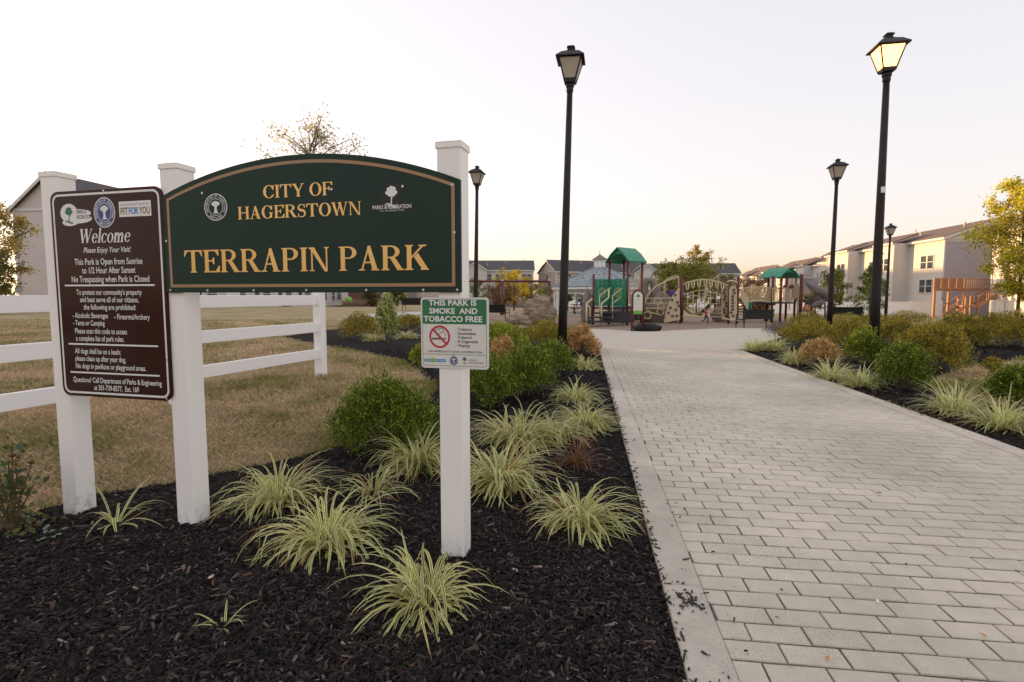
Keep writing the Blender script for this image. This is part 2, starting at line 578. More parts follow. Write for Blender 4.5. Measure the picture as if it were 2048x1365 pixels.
# --- playground surface
pg_px = [(930, 662), (1150, 657.5), (1215, 659.5), (1290, 664.5), (1350, 661.5), (1440, 657.5), (1540, 655.5), (1645, 654.5), (1720, 652)]
pg = [G(*q).xy for q in pg_px] + [Vector((27, 36)), Vector((22, 41)), Vector((5, 42)), Vector((-1.5, 41)), Vector((-4, 34))]
sheet('playground_surface', pg, lambda x, y: tz(x, y) - 0.006, 0.8, M_chipsoil)
# gazebo slab + walks
sheet('walkway', [G(*q).xy for q in ((690, 636), (700, 631), (770, 626), (900, 622), (960, 622), (960, 627), (900, 628), (780, 632))], lambda x, y: tz(x, y) - 0.012, 1.0, M_pad)

# --- mulch beds
bed1_px = [(1176, 676), (1150, 657.5), (1080, 656), (980, 652), (905, 647), (840, 646), (760, 650), (690, 655), (620, 664), (565, 672), (610, 683), (680, 695), (745, 706), (800, 720), (838, 738), (868, 770), (850, 815), (790, 850), (720, 872), (660, 893), (600, 908), (530, 922), (470, 934), (405, 948), (345, 959), (260, 973), (195, 984), (110, 1004), (40, 1030), (-80, 1070), (-330, 1130)]
bed1 = [G(*q).xy for q in bed1_px]
bed1 = [Vector(PT(SE - .1, TL + .02))] + bed1 + [Vector((-3.4, 0.6)), Vector((-2.5, -1.0)), Vector(PT(-1, TL + .02))]
bed2_px = [(1640, 660), (1700, 655), (1790, 650), (1900, 652), (2048, 662), (2250, 690), (2150, 702), (2048, 714), (2000, 723), (1940, 728), (1888, 745), (1850, 762), (1880, 778), (1960, 798), (2048, 818), (2200, 850), (2500, 930)]
bed2 = [Vector(PT(SE - .05, TR - .02)), Vector(PT(SE + .2, TR + .27))] + [G(*q).xy for q in ((1560, 676.5),)] + [G(*q).xy for q in bed2_px] + [Vector(PT(2.5, TR + 2.2)), Vector(PT(2.3, TR - .02))]
def edge_dist(poly, x, y):
    d = np.full(x.shape, 1e9)
    n = len(poly)
    for i in range(n):
        ax, ay = poly[i][0], poly[i][1]; bx, by = poly[(i + 1) % n][0], poly[(i + 1) % n][1]
        dx, dy = bx - ax, by - ay
        t = np.clip(((x - ax) * dx + (y - ay) * dy) / (dx * dx + dy * dy + 1e-9), 0, 1)
        d = np.minimum(d, np.hypot(x - ax - t * dx, y - ay - t * dy))
    return d
def mulch_z(poly):
    def one(x, y, e):
        return tz(x, y) - 0.018 + 0.045 * sst(0, .7, e) * (1 + 0.5 * mnoise.noise(Vector((x * 1.6, y * 1.6, 0)))) + 0.010 * mnoise.noise(Vector((x * 7, y * 7, 3)))
    def f(x, y): return one(x, y, float(edge_dist(poly, np.array([x]), np.array([y]))[0]))
    f.many = lambda X, Y: [one(a, b, e) for a, b, e in zip(X, Y, edge_dist(poly, X, Y))]
    return f
mz1, mz2 = mulch_z(bed1), mulch_z(bed2)
sheet('mulch_bed', bed1, mz1, 0.16, M_mulch)
sheet('mulch_bed', bed2, mz2, 0.25, M_mulch)

# loose bark chips: real pieces, denser where they are near
M_chip = leaf_mat('bark_chip', 0.75, 0.0, 0.18)
def chips(name, poly, zf, n, ymin, ymax, xr, seed, size=1.0):
    r = np.random.RandomState(seed)
    y = ymin * (ymax / ymin) ** r.uniform(0, 1, n * 3)      # log spread in depth
    x = r.uniform(xr[0], xr[1], n * 3) * y
    ok = inside(poly, x, y)
    x, y = x[ok][:n], y[ok][:n]
    k = len(x)
    z = np.array(zf.many(x, y))
    far = np.clip(y / 3.5, 1, 2.2)
    L = r.gamma(2.2, 0.0066, k) * far * size + .006; W = L * r.uniform(.12, .34, k); Hh = W * r.uniform(.25, .6, k)
    L = np.minimum(L, .05 * far); W = np.clip(W, .003, .011 * far)
    az = r.uniform(0, 2 * np.pi, k); tl = r.normal(0, .3, k); rl = r.normal(0, .45, k)
    c = np.array([[-.5, -.5, 0], [.5, -.42, 0], [.5, .42, 0], [-.5, .5, 0], [-.42, -.34, 1], [.46, -.2, 1], [.38, .36, 1], [-.47, .25, 1]])
    jit = r.uniform(-.12, .12, (k, 8, 3))
    q = (c[None] + jit) * np.stack([L, W, Hh], 1)[:, None, :]
    ct, st_ = np.cos(rl)[:, None], np.sin(rl)[:, None]
    q = np.stack([q[..., 0], q[..., 1] * ct - q[..., 2] * st_, q[..., 1] * st_ + q[..., 2] * ct], -1)
    ct, st_ = np.cos(tl)[:, None], np.sin(tl)[:, None]
    q = np.stack([q[..., 0] * ct - q[..., 2] * st_, q[..., 1], q[..., 0] * st_ + q[..., 2] * ct], -1)
    ct, st_ = np.cos(az)[:, None], np.sin(az)[:, None]
    q = np.stack([q[..., 0] * ct - q[..., 1] * st_, q[..., 0] * st_ + q[..., 1] * ct, q[..., 2]], -1)
    q += np.stack([x, y, z + r.uniform(0.0, .010, k)], 1)[:, None, :]
    fc = np.array([[4, 5, 6, 7], [0, 1, 5, 4], [1, 2, 6, 5], [2, 3, 7, 6], [3, 0, 4, 7]])
    Fc = (fc[None] + 8 * np.arange(k)[:, None, None]).reshape(-1, 4)
    v = np.exp(r.normal(math.log(.0145), .9, k))
    col = np.stack([v * 1.28, v * .92, v * .82], 1)
    w = r.uniform(0, 1, k)
    col[w > .997] = np.array([.16, .075, .03]); col[w < .006] = np.array([.13, .10, .075])
    o = link_mesh(name, np_mesh(name, q.reshape(-1, 3), Fc, np.repeat(col, 8, 0)), M_chip)
    o['kind'] = 'stuff'
    return o
chips('bark_mulch', bed1, mz1, 95000, 1.25, 11.5, (-1.0, .42), 3)
chips('bark_mulch', bed2, mz2, 26000, 2.3, 12.5, (.3, 1.6), 4)
# a spill of chips and stray crumbs on the paving
def crumbs():
    r = np.random.RandomState(12)
    pts = []
    c = gp0 = G(1375, 1205)
    for k in range(60): pts.append((c.x + r.normal(0, .04) * r.uniform(.2, 1), c.y + r.normal(0, .035)))
    for k in range(40):
        s, t = r.uniform(1.3, 3.2), TL + abs(r.normal(0, .16)); q = PT(s, t); pts.append((q.x, q.y))
    for k in range(320):
        s, t = r.uniform(1.2, 8), TL + abs(r.normal(0, .014)); q = PT(s, t); pts.append((q.x, q.y))
    for k in range(34):
        s, t = r.uniform(1.3, 6.5), r.uniform(TL, TR); q = PT(s, t); pts.append((q.x, q.y))
    m = MB()
    for (x, y) in pts:
        L = r.gamma(2, .005) + .004; W = L * r.uniform(.15, .6); W = min(W, .006)
        M = Matrix.Rotation(r.uniform(0, 6.28), 3, 'Z') @ Matrix.Rotation(r.normal(0, .12), 3, 'Y')
        m.box((x, y, .012), (L, W, W * .6), M=M)
    o = m.build('bark_crumbs', mat('bark_dark', (.02, .016, .014), .8)); o['kind'] = 'stuff'
crumbs()
# a few fallen leaves on the paving
M_fall = mat('fallen_leaf', (.55, .22, .05), .7)
for (px, py, rz, lab) in ((1655, 1320, .6, 'small orange fallen leaf lying on near pavers'), (1966, 1274, 2.2, 'small orange fallen leaf on the pavers by the right frame edge'),
                     (1755, 1206, 1.2, 'tiny pale scrap lying in a paver joint mid path')):
    p = G(px, py); m = MB()
    w, L = .006, .024
    m.prism([(-L / 2, 0, .002), (-L * .1, -w, .004), (L / 2, 0, .006), (-L * .1, w, .004)], (0, 0, .0012))
    o = m.build('fallen_leaf', mat('pale_scrap', (.75, .7, .66), .7) if 'scrap' in lab else M_fall); o.location = (p.x, p.y, .0035); o.rotation_euler = (0, 0, rz)
    if 'scrap' in lab: o.name = 'paper_scrap'; tag(o, lab, 'scrap')
    else: tag(o, lab, 'leaf', 'fallen leaves on the path')

# --- short dry grass
M_grass = leaf_mat('dry_grass_blade', 0.7, 0.4)
def grass(name, n, ymin, ymax, xr, seed, avoid, only=None):
    r = np.random.RandomState(seed)
    y = ymin * (ymax / ymin) ** r.uniform(0, 1, n * 2)
    x = r.uniform(xr[0], xr[1], n * 2) * y
    ok = np.ones(len(x), bool)
    for a in avoid: ok &= ~(inside(a, x, y) & (edge_dist(a, x, y) > .03))
    x, y = x[ok][:n], y[ok][:n]
    k = len(x)
    z = np.array([tz(a, b) for a, b in zip(x, y)]) - .03
    nn = np.array([mnoise.noise(Vector((a * .8, b * .8, 5))) + .6 * mnoise.noise(Vector((a * 3, b * 3, 9))) for a, b in zip(x, y)])
    far = np.clip(y / 4, 1, 3)
    h = r.uniform(.018, .05, k) * (1 + .6 * np.clip(nn, -.5, 1)) * np.clip(far, 1, 1.3); w = r.uniform(.002, .0045, k) * far
    az = r.uniform(0, 6.283, k); ln = r.uniform(.2, 1.3, k) * h
    dx, dy = np.cos(az), np.sin(az)
    px_, py_ = -dy * w, dx * w
    b0 = np.stack([x - px_, y - py_, z], 1); b1 = np.stack([x + px_, y + py_, z], 1)
    m0 = np.stack([x - px_ * .8 + dx * ln * .35, y - py_ * .8 + dy * ln * .35, z + h * .65], 1)
    tp = np.stack([x + dx * ln, y + dy * ln, z + h], 1)
    V = np.stack([b0, b1, tp, m0], 1).reshape(-1, 3)
    Fc = (np.array([[0, 1, 2, 3]])[None] + 4 * np.arange(k)[:, None, None]).reshape(-1, 4)
    ed = edge_dist(avoid[0], x, y)
    g = np.clip(  .26 + .95 * nn + .45 * np.exp(-ed / .18) + r.normal(0, .2, k), 0, 1)[:, None]
    col = (1 - g) * np.array([.68, .51, .33]) + g * np.array([.28, .28, .08])
    col *= r.uniform(.6, 1.25, (k, 1))
    o = link_mesh(name, np_mesh(name, V, Fc, np.repeat(col, 4, 0)), M_grass)
    o['kind'] = 'stuff'
grass('lawn_grass', 120000, 2.4, 26, (-1.0, .02), 21, [bed1])
grass('lawn_grass', 22000, 4.0, 15, (.5, 1.4), 22, [bed2, [PT(-2, TL), PT(SE + 1, TL), PT(SE + 1, TR), PT(-2, TR)]])

# ================================================================== SIGNS
SU = math.atan2(-0.251, 0.968)               # direction of the sign row
S0 = Vector((-0.206, 2.249, 0))              # right front corner of the nearest post at the ground
su = Vector((math.cos(SU), math.sin(SU), 0)); sn = Vector((su.y, -su.x, 0))   # sn points to the viewer
def SP(u, z, off=0.0):
    p = S0 + su * u + sn * off
    return Vector((p.x, p.y, z))
M_vinyl = mat('white_vinyl', (0.92, 0.88, 0.845), 0.42, spec=0.4, var=(2.2, (0.87, 0.83, 0.79), 0.3), bump=(8, 0.03))
M_screw = mat('screw_head', (0.55, 0.53, 0.48), 0.4, 0.8)
def splash():                                  # soil splashed up the foot of the posts
    n, l = M_vinyl.node_tree.nodes, M_vinyl.node_tree.links
    b = n['Principled BSDF']; g = n.new('ShaderNodeNewGeometry'); sp = n.new('ShaderNodeSeparateXYZ'); l.new(g.outputs['Position'], sp.inputs[0])
    t = n.new('ShaderNodeTexNoise'); t.inputs['Scale'].default_value = 28; t.inputs['Detail'].default_value = 6; l.new(g.outputs['Position'], t.inputs['Vector'])
    ma = n.new('ShaderNodeMath'); ma.operation = 'MULTIPLY_ADD'; ma.inputs[1].default_value = -2.2; l.new(sp.outputs[2], ma.inputs[0]); l.new(t.outputs['Fac'], ma.inputs[2])
    mr = n.new('ShaderNodeMapRange'); mr.inputs['From Min'].default_value = .34; mr.inputs['From Max'].default_value = .62; mr.inputs['To Max'].default_value = .55; l.new(ma.outputs[0], mr.inputs['Value'])
    mx = n.new('ShaderNodeMix'); mx.data_type = 'RGBA'; l.new(mr.outputs[0], mx.inputs[0]); l.new(b.inputs['Base Color'].links[0].from_socket, mx.inputs[6]); mx.inputs[7].default_value = (.20, .15, .12, 1)
    l.new(mx.outputs[2], b.inputs['Base Color'])
splash()
PW = 0.102
def sign_post(u_right, top, label):
    c = SP(u_right - PW / 2, 0, -PW / 2)
    o = empty('sign_post', (c.x, c.y, -0.05), SU, label, 'post', 'white posts carrying the park signs')
    m = MB(); m.box((0, 0, (top + .05) / 2), (PW, PW, top + .05)); m.build('shaft', M_vinyl, o, bevel=0.006)
    m = MB(); h = 0.012
    m.box((0, 0, top + .05 + h / 2 - .014), (PW + .010, PW + .010, h + .012))
    m.add([(-.056, -.056, top + .055), (.056, -.056, top + .055), (.056, .056, top + .055), (-.056, .056, top + .055), (0, 0, top + .062)], [(0, 1, 4), (1, 2, 4), (2, 3, 4), (3, 0, 4)])
    m.build('cap', M_vinyl, o, bevel=0.003)
    return o
sign_post(0.0, 1.757, 'white vinyl post nearest the path, carrying the smoke free notice')
sign_post(-1.386, 1.752, 'white vinyl post between the brown welcome board and the green sign')
sign_post(-2.125, 1.755, 'white vinyl post behind the left edge of the brown welcome board')

# ---- lettering
def offset_poly(p, d):
    if not d: return p
    n = len(p); out = []
    area = sum(p[i][0] * p[(i + 1) % n][1] - p[(i + 1) % n][0] * p[i][1] for i in range(n))
    sg = 1 if area > 0 else -1
    for i in range(n):
        a, b, c = p[i - 1], p[i], p[(i + 1) % n]
        e1 = Vector((b[0] - a[0], b[1] - a[1])); e2 = Vector((c[0] - b[0], c[1] - b[1]))
        if e1.length < 1e-6 or e2.length < 1e-6: out.append(b); continue
        e1.normalize(); e2.normalize()
        n1 = Vector((e1.y, -e1.x)) * sg; n2 = Vector((e2.y, -e2.x)) * sg
        m = n1 + n2
        if m.length < .3: m = n1
        m = m / m.length
        k = d / max(.45, m.dot(n1))
        out.append((b[0] + m.x * k, b[1] + m.y * k))
    return out
class Glyphs:
    """seriffed capitals drawn from stems, hairlines and bowls; unit = cap height"""
    def __init__(s, stem=0.185, thin=0.062, ser=0.045):
        s.S, s.T, s.H = stem, thin, ser
    def serif(s, out, x0, x1, y, up, o=.075):
        h = s.H
        if up: out.append([(x0 - o, y), (x1 + o, y), (x1 + o, y + h * .7), (x1, y + h * 1.5), (x0, y + h * 1.5), (x0 - o, y + h * .7)])
        else: out.append([(x0 - o, y), (x0 - o, y - h * .7), (x0, y - h * 1.5), (x1, y - h * 1.5), (x1 + o, y - h * .7), (x1 + o, y)])
    def stemv(s, out, x, w=None, bot=True, top=True, y0=0., y1=1.):
        w = w or s.S
        out.append([(x, y0), (x + w, y0), (x + w, y1), (x, y1)])
        if bot: s.serif(out, x, x + w, y0, True)
        if top: s.serif(out, x, x + w, y1, False)
    def diag(s, out, x0, y0, x1, y1, w):
        out.append([(x0, y0), (x0 + w, y0), (x1 + w, y1), (x1, y1)])
    def arc(s, out, cx, cy, ro, ri, a0, a1, n=14):
        for k in range(n):
            t0 = R(a0 + (a1 - a0) * k / n); t1 = R(a0 + (a1 - a0) * (k + 1) / n)
            out.append([(cx + ri[0] * math.cos(t0), cy + ri[1] * math.sin(t0)), (cx + ro[0] * math.cos(t0), cy + ro[1] * math.sin(t0)),
                        (cx + ro[0] * math.cos(t1), cy + ro[1] * math.sin(t1)), (cx + ri[0] * math.cos(t1), cy + ri[1] * math.sin(t1))])
    def stroke(s, out, pts, ws):
        for i in range(len(pts) - 1):
            a, b = Vector(pts[i]), Vector(pts[i + 1]); d0 = Vector(pts[min(i + 1, len(pts) - 1)]) - Vector(pts[max(i - 1, 0)]); d1 = Vector(pts[min(i + 2, len(pts) - 1)]) - Vector(pts[i])
            n0 = Vector((-d0.y, d0.x)).normalized() * ws[i] / 2; n1 = Vector((-d1.y, d1.x)).normalized() * ws[i + 1] / 2
            out.append([tuple(a - n0), tuple(b - n1), tuple(b + n1), tuple(a + n0)])
    def glyph(s, ch):
        S, T, o = s.S, s.T, []
        if ch == 'I': s.stemv(o, .08); return o, S + .16
        if ch == 'T':
            s.stemv(o, .36, top=False); o.append([(0.03, 1 - T), (.88, 1 - T), (.88, 1), (.03, 1)])
            o.append([(.0, .72), (.04, .72), (.17, 1 - T + .01), (.03, 1)]); o.append([(.91, .72), (.88, 1), (.74, 1 - T + .01), (.87, .72)]); return o, .91
        if ch in 'EF':
            s.stemv(o, .08, bot=(ch == 'F')); X = .76
            o.append([(.02, 1 - T), (X, 1 - T), (X, 1), (.02, 1)]); o.append([(X - .045, .74), (X + .01, .74), (X, 1), (X - .18, 1 - T + .01)])
            o.append([(.2, .485), (.54, .485), (.54, .545), (.2, .545)]); o.append([(.50, .36), (.55, .36), (.55, .67), (.50, .67), (.43, .55), (.43, .48)])
            if ch == 'E':
                o.append([(.02, 0), (X + .03, 0), (X + .03, T), (.02, T)]); o.append([(X - .02, .28), (X - .17, T - .01), (X + .03, 0), (X + .06, .28)])
            return o, X + .04
        if ch in 'PR':
            s.stemv(o, .08)
            s.arc(o, .40, .745, (.36, .255), (.175, .20), -90, 90)
            o.append([(.2, 1 - T + .005), (.42, 1 - T + .005), (.42, 1), (.2, 1)]); o.append([(.2, .49), (.42, .49), (.42, .49 + T - .005), (.2, .49 + T - .005)])
            if ch == 'R':
                o.append([(.36, .50), (.56, .52), (.87, .04), (.64, .04)]); o.append([(.64, 0), (.95, 0), (.95, .045), (.64, .045)]); return o, .93
            return o, .80
        if ch == 'A':
            s.diag(o, .10, 0, .40, .98, .07); s.diag(o, .60, 0, .36, 1.0, .20)
            o[-1] = [(.58, 0), (.80, 0), (.50, 1.01), (.40, 1.01), (.36, .90)]
            o.append([(.19, .30), (.66, .30), (.64, .36), (.21, .36)])
            s.serif(o, .08, .19, 0, True, .08); s.serif(o, .60, .79, 0, True, .075); return o, .90
        if ch == 'N':
            s.stemv(o, .12, .065, top=False); s.stemv(o, .76, .065, bot=False); o.append([(.02, 1), (.26, 1), (.825, .0), (.79, -.02), (.70, -.02), (.12, .90), (.02, .95)])
            return o, .92
        if ch == 'K':
            s.stemv(o, .08); o.append([(.24, .42), (.24, .52), (.66, .97), (.76, .97)]); s.serif(o, .62, .78, 1, False, .085)
            o.append([(.36, .52), (.52, .68), (.92, .04), (.68, .04)]); s.serif(o, .69, .88, 0, True, .07); return o, .98
        if ch == 'H':
            s.stemv(o, .08); s.stemv(o, .68); o.append([(.2, .475), (.72, .475), (.72, .54), (.2, .54)]); return o, .95
        if ch == 'O': s.arc(o, .46, .5, (.45, .52), (.25, .465), 0, 360, 30); return o, .92
        if ch in 'CG':
            s.arc(o, .47, .5, (.46, .52), (.255, .465), 38, 322, 26)
            o.append([(.70, .68), (.84, .64), (.84, 1.0), (.79, 1.0), (.76, .93)])
            if ch == 'C': o.append([(.74, .17), (.88, .26), (.86, .29), (.72, .24)]); return o, .90
            s.stemv(o, .66, .17, bot=False, top=False, y0=.05, y1=.44); s.serif(o, .66, .83, .46, False, .08); return o, .95
        if ch == 'S':
            pts = []; ws = []
            for k in range(29):
                t = k / 28
                a = 40 + 410 * t if False else None
                if t < .5: an = R(35 + (270 - 35) * t / .5); pts.append((.33 + .235 * math.cos(an), .745 + .225 * math.sin(an)))
                else: an = R(90 - (90 + 145) * (t - .5) / .5); pts.append((.33 + .255 * math.cos(an), .265 + .255 * math.sin(an)))
                ws.append(.06 + .125 * math.exp(-((t - .5) / .24) ** 2))
            s.stroke(o, pts, ws); o.append([(.50, .72), (.57, .70), (.57, 1.0), (.53, 1.0)]); o.append([(.05, 0), (.09, 0), (.13, .28), (.06, .30)]); return o, .64
        if ch == 'W':
            s.stroke(o, [(.13, .99), (.40, .0)], [.19, .15]); s.stroke(o, [(.38, .0), (.62, .99)], [.06, .06]); s.stroke(o, [(.58, .99), (.85, .0)], [.19, .15]); s.stroke(o, [(.83, .0), (1.08, .99)], [.06, .06])
            for (a, b) in ((.03, .24), (.50, .69), (1.03, 1.13)): s.serif(o, a, b, 1, False, .05)
            return o, 1.2
        if ch == 'Y':
            s.stemv(o, .37, top=False, y1=.46); o.append([(.06, .97), (.28, .97), (.55, .44), (.38, .40)]); o.append([(.48, .46), (.56, .42), (.83, .97), (.76, .97)])
            s.serif(o, .08, .26, 1, False, .07); s.serif(o, .75, .84, 1, False, .08); return o, .93
        if ch == 'e':
            s.arc(o, .28, .33, (.27, .345), (.125, .305), 20, 325, 22); o.append([(.14, .34), (.50, .34), (.54, .40), (.14, .40)]); return o, .55
        if ch == 'c': s.arc(o, .28, .33, (.27, .345), (.12, .305), 45, 320, 20); o.append([(.36, .52), (.46, .46), (.50, .56), (.42, .63)]); return o, .52
        if ch == 'o': s.arc(o, .30, .33, (.29, .345), (.14, .305), 0, 360, 26); return o, .60
        if ch == 'l': s.stemv(o, .06, .15, top=False, y1=1.05); o.append([(.0, .98), (.06, .98), (.2, 1.05), (.06, 1.06)]); return o, .28
        if ch == 'm':
            for q, x in enumerate((.06, .38, .70)):
                s.stemv(o, x, .15, top=False, y1=.66 if q == 0 else .5)
            for x in (.2, .52): s.arc(o, x + .16, .46, (.17, .215), (.03, .16), 0, 180, 10)
            o.append([(.0, .60), (.06, .60), (.2, .68), (.1, .68)]); return o, .95
        return o, .3
GL = Glyphs()
def serif_line(text, u0, u1, zb, cap, off, grow=0.0, space=.28, slant=0.0, small=None, track=.035, gl=GL, word=None):
    """polygons of a line fitted between u0..u1; small: scale of letters after each word's first"""
    items = []; x = 0.0; first = True; wi = 0
    for ch in text:
        if ch == ' ': x += space; first = True; wi += 1; continue
        sc = 1.0 if (first or not small) else small
        polys, w = gl.glyph(ch)
        items.append((polys if word in (None, wi) else [], x, sc)); x += w * sc + track
        first = False
    tot = x - track
    kx = (u1 - u0) / tot
    m = MB(); lay = 0
    for polys, x, sc in items:
        for q in polys:
            pts = [((x + a * sc) * kx + u0 + slant * b * sc * cap, zb + b * sc * cap) for a, b in q]
            pts = offset_poly(pts, grow)
            d = off + (lay % 24) * 0.00002
            lay += 1
            v = [SP(a, b, d) for a, b in pts]
            m.add(v, [tuple(range(len(v)))])
    return m
def sans_mesh(text, bold=0.0, spacing=1.0):
    c = bpy.data.curves.new('t', 'FONT'); c.body = text; c.size = 1.0; c.offset = bold; c.resolution_u = 3; c.space_character = spacing
    c.fill_mode = 'FRONT'
    o = bpy.data.objects.new('t', c); COL.objects.link(o)
    bpy.context.view_layer.update()
    me = bpy.data.meshes.new_from_object(o.evaluated_get(bpy.context.evaluated_depsgraph_get()))
    v = np.array([p.co[:] for p in me.vertices]); f = [tuple(p.vertices) for p in me.polygons]
    bpy.data.objects.remove(o); bpy.data.curves.remove(c); bpy.data.meshes.remove(me)
    return v, f
def sans_line(text, u0, u1, zb, cap, off, bold=0.0, slant=0.0, fn=SP, m=None, spacing=1.0):
    v, f = sans_mesh(text, bold, spacing)
    x0, x1 = v[:, 0].min(), v[:, 0].max()
    k = (u1 - u0) / (x1 - x0)
    m = m or MB()
    kz = cap / 0.70
    m.add([fn(u0 + (p[0] - x0) * k + slant * p[1] * kz, zb + p[1] * kz, off) for p in v], f)
    return m
def disc(m, u, z, ru, rz_, off, n=28, fn=SP, ri=None, a0=0, a1=360):
    if ri is None:
        m.add([fn(u + ru * math.cos(2 * math.pi * k / n), z + rz_ * math.sin(2 * math.pi * k / n), off) for k in range(n)], [tuple(range(n))])
    else:
        v = []
        for k in range(n + 1):
            a = R(a0 + (a1 - a0) * k / n)
            v += [fn(u + ru * ri * math.cos(a), z + rz_ * ri * math.sin(a), off), fn(u + ru * math.cos(a), z + rz_ * math.sin(a), off)]
        m.add(v, [(2 * k, 2 * k + 1, 2 * k + 3, 2 * k + 2) for k in range(n)])
    return m
def rect(m, u0, u1, z0, z1, off, fn=SP):
    m.add([fn(u0, z0, off), fn(u1, z0, off), fn(u1, z1, off), fn(u0, z1, off)], [(0, 1, 2, 3)]); return m
def rrect_pts(u0, u1, z0, z1, r, n=6):
    out = []
    for (cx, cz, a) in ((u1 - r, z0 + r, -90), (u1 - r, z1 - r, 0), (u0 + r, z1 - r, 90), (u0 + r, z0 + r, 180)):
        for k in range(n + 1):
            t = R(a + 90 * k / n); out.append((cx + r * math.cos(t), cz + r * math.sin(t)))
    return out
def band(m, outer, inner, off):
    n = len(outer)
    v = [SP(a, b, off) for a, b in outer] + [SP(a, b, off) for a, b in inner]
    m.add(v, [(i, (i + 1) % n, n + (i + 1) % n, n + i) for i in range(n)]); return m
def slab(m, pts, off0, off1):
    m.prism([SP(a, b, off1) for a, b in pts], sn * (off0 - off1)); return m
def screws(parent, pts, off):
    for (u, z) in pts:
        m = MB(); n = 8
        m.prism([SP(u + .0055 * math.cos(6.283 * k / n), z + .0055 * math.sin(6.283 * k / n), off + .0025) for k in range(n)], -sn * .003)
        m.build('screw', M_screw, parent, world=True)

M_green = mat('sign_green', (0.009, 0.029, 0.018), 0.5, spec=0.26, var=(3, (0.011, 0.034, 0.022)), bump=(300, 0.04))
M_gold = mat('sign_gold', (0.74, 0.44, 0.13), 0.3, 0.4, spec=0.5, var=(2.5, (0.84, 0.53, 0.18)))
M_tan = mat('sign_tan_line', (0.36, 0.21, 0.105), 0.5)
M_black = mat('sign_black', (0.006, 0.006, 0.006), 0.5)
M_white = mat('sign_white', (0.78, 0.76, 0.73), 0.45)
M_brown = mat('sign_brown', (0.033, 0.010, 0.008), 0.12, spec=0.16, var=(2, (0.042, 0.013, 0.010)), bump=(5, 0.02))
M_navy = mat('sign_navy', (0.03, 0.05, 0.20), 0.4)
M_dgreen = mat('print_green', (0.02, 0.16, 0.06), 0.45)
M_cream = mat('sign_cream', (0.74, 0.71, 0.65), 0.45, var=(3, (0.70, 0.67, 0.61)))
M_red = mat('print_red', (0.50, 0.02, 0.05), 0.45)
M_blue = mat('print_blue', (0.04, 0.20, 0.55), 0.45)
M_lime = mat('print_lime', (0.2, 0.5, 0.06), 0.45)
M_ggrey = mat('print_grey', (0.10, 0.10, 0.09), 0.45)

def tree_mark(parent, u, z, s, off, col, trunk, ground, name='tree_emblem'):
    m = MB(); L = [(0, 0, .5, .42), (-.32, -.05, .28, .25), (.32, -.05, .28, .25), (-.2, .2, .28, .25), (.2, .22, .28, .25), (0, .32, .25, .2), (-.12, -.22, .28, .2), (.16, -.22, .26, .2)]
    for k, (a, b, ru, rz_) in enumerate(L): disc(m, u + a * s, z + b * s, ru * s * .62, rz_ * s * .62, off + k * .00003, 16)
    o = m.build(name, col, parent, world=True)
    m = MB(); m.add([SP(u - .05 * s, z - .95 * s, off + .0003), SP(u + .05 * s, z - .95 * s, off + .0003), SP(u + .04 * s, z - .2 * s, off + .0003), SP(u - .04 * s, z - .2 * s, off + .0003)], [(0, 1, 2, 3)])
    m.add([SP(u - .04 * s, z - .55 * s, off + .00032), SP(u, z - .6 * s, off + .00032), SP(u + .22 * s, z - .2 * s, off + .00032), SP(u + .18 * s, z - .2 * s, off + .00032)], [(0, 1, 2, 3)])
    m.build('trunk_mark', trunk, parent, world=True)
    m = MB()
    for (dz, w0, w1) in ((-.95, -.62, .5), (-1.08, -.5, .62)):
        n = 10
        v = []
        for k in range(n + 1):
            t = k / n; a = w0 + (w1 - w0) * t; b = dz + .09 * math.sin(t * 6.283); th = .05 * math.sin(math.pi * t) + .006
            v += [SP(u + a * s, z + (b - th) * s, off + .0002), SP(u + a * s, z + (b + th) * s, off + .0002)]
        m.add(v, [(2 * k, 2 * k + 2, 2 * k + 3, 2 * k + 1) for k in range(n)])
    m.build('ground_mark', ground, parent, world=True)
def ring_text(m, text, u, z, ru, rz_, a0, a1, size, off, flip=False):
    n = len(text)
    for k, ch in enumerate(text):
        if ch == ' ': continue
        a = R(a0 + (a1 - a0) * k / (n - 1))
        v, f = sans_mesh(ch, .02)
        c = (v[:, 0].min() + v[:, 0].max()) / 2
        cu, cz = u + ru * math.cos(a), z + rz_ * math.sin(a)
        t = a - math.pi / 2 if not flip else a + math.pi / 2
        ct, st_ = math.cos(t), math.sin(t)
        m.add([SP(cu + ((p[0] - c) * ct - (p[1] - .35) * st_) * size, cz + ((p[0] - c) * st_ + (p[1] - .35) * ct) * size, off) for p in v], f)
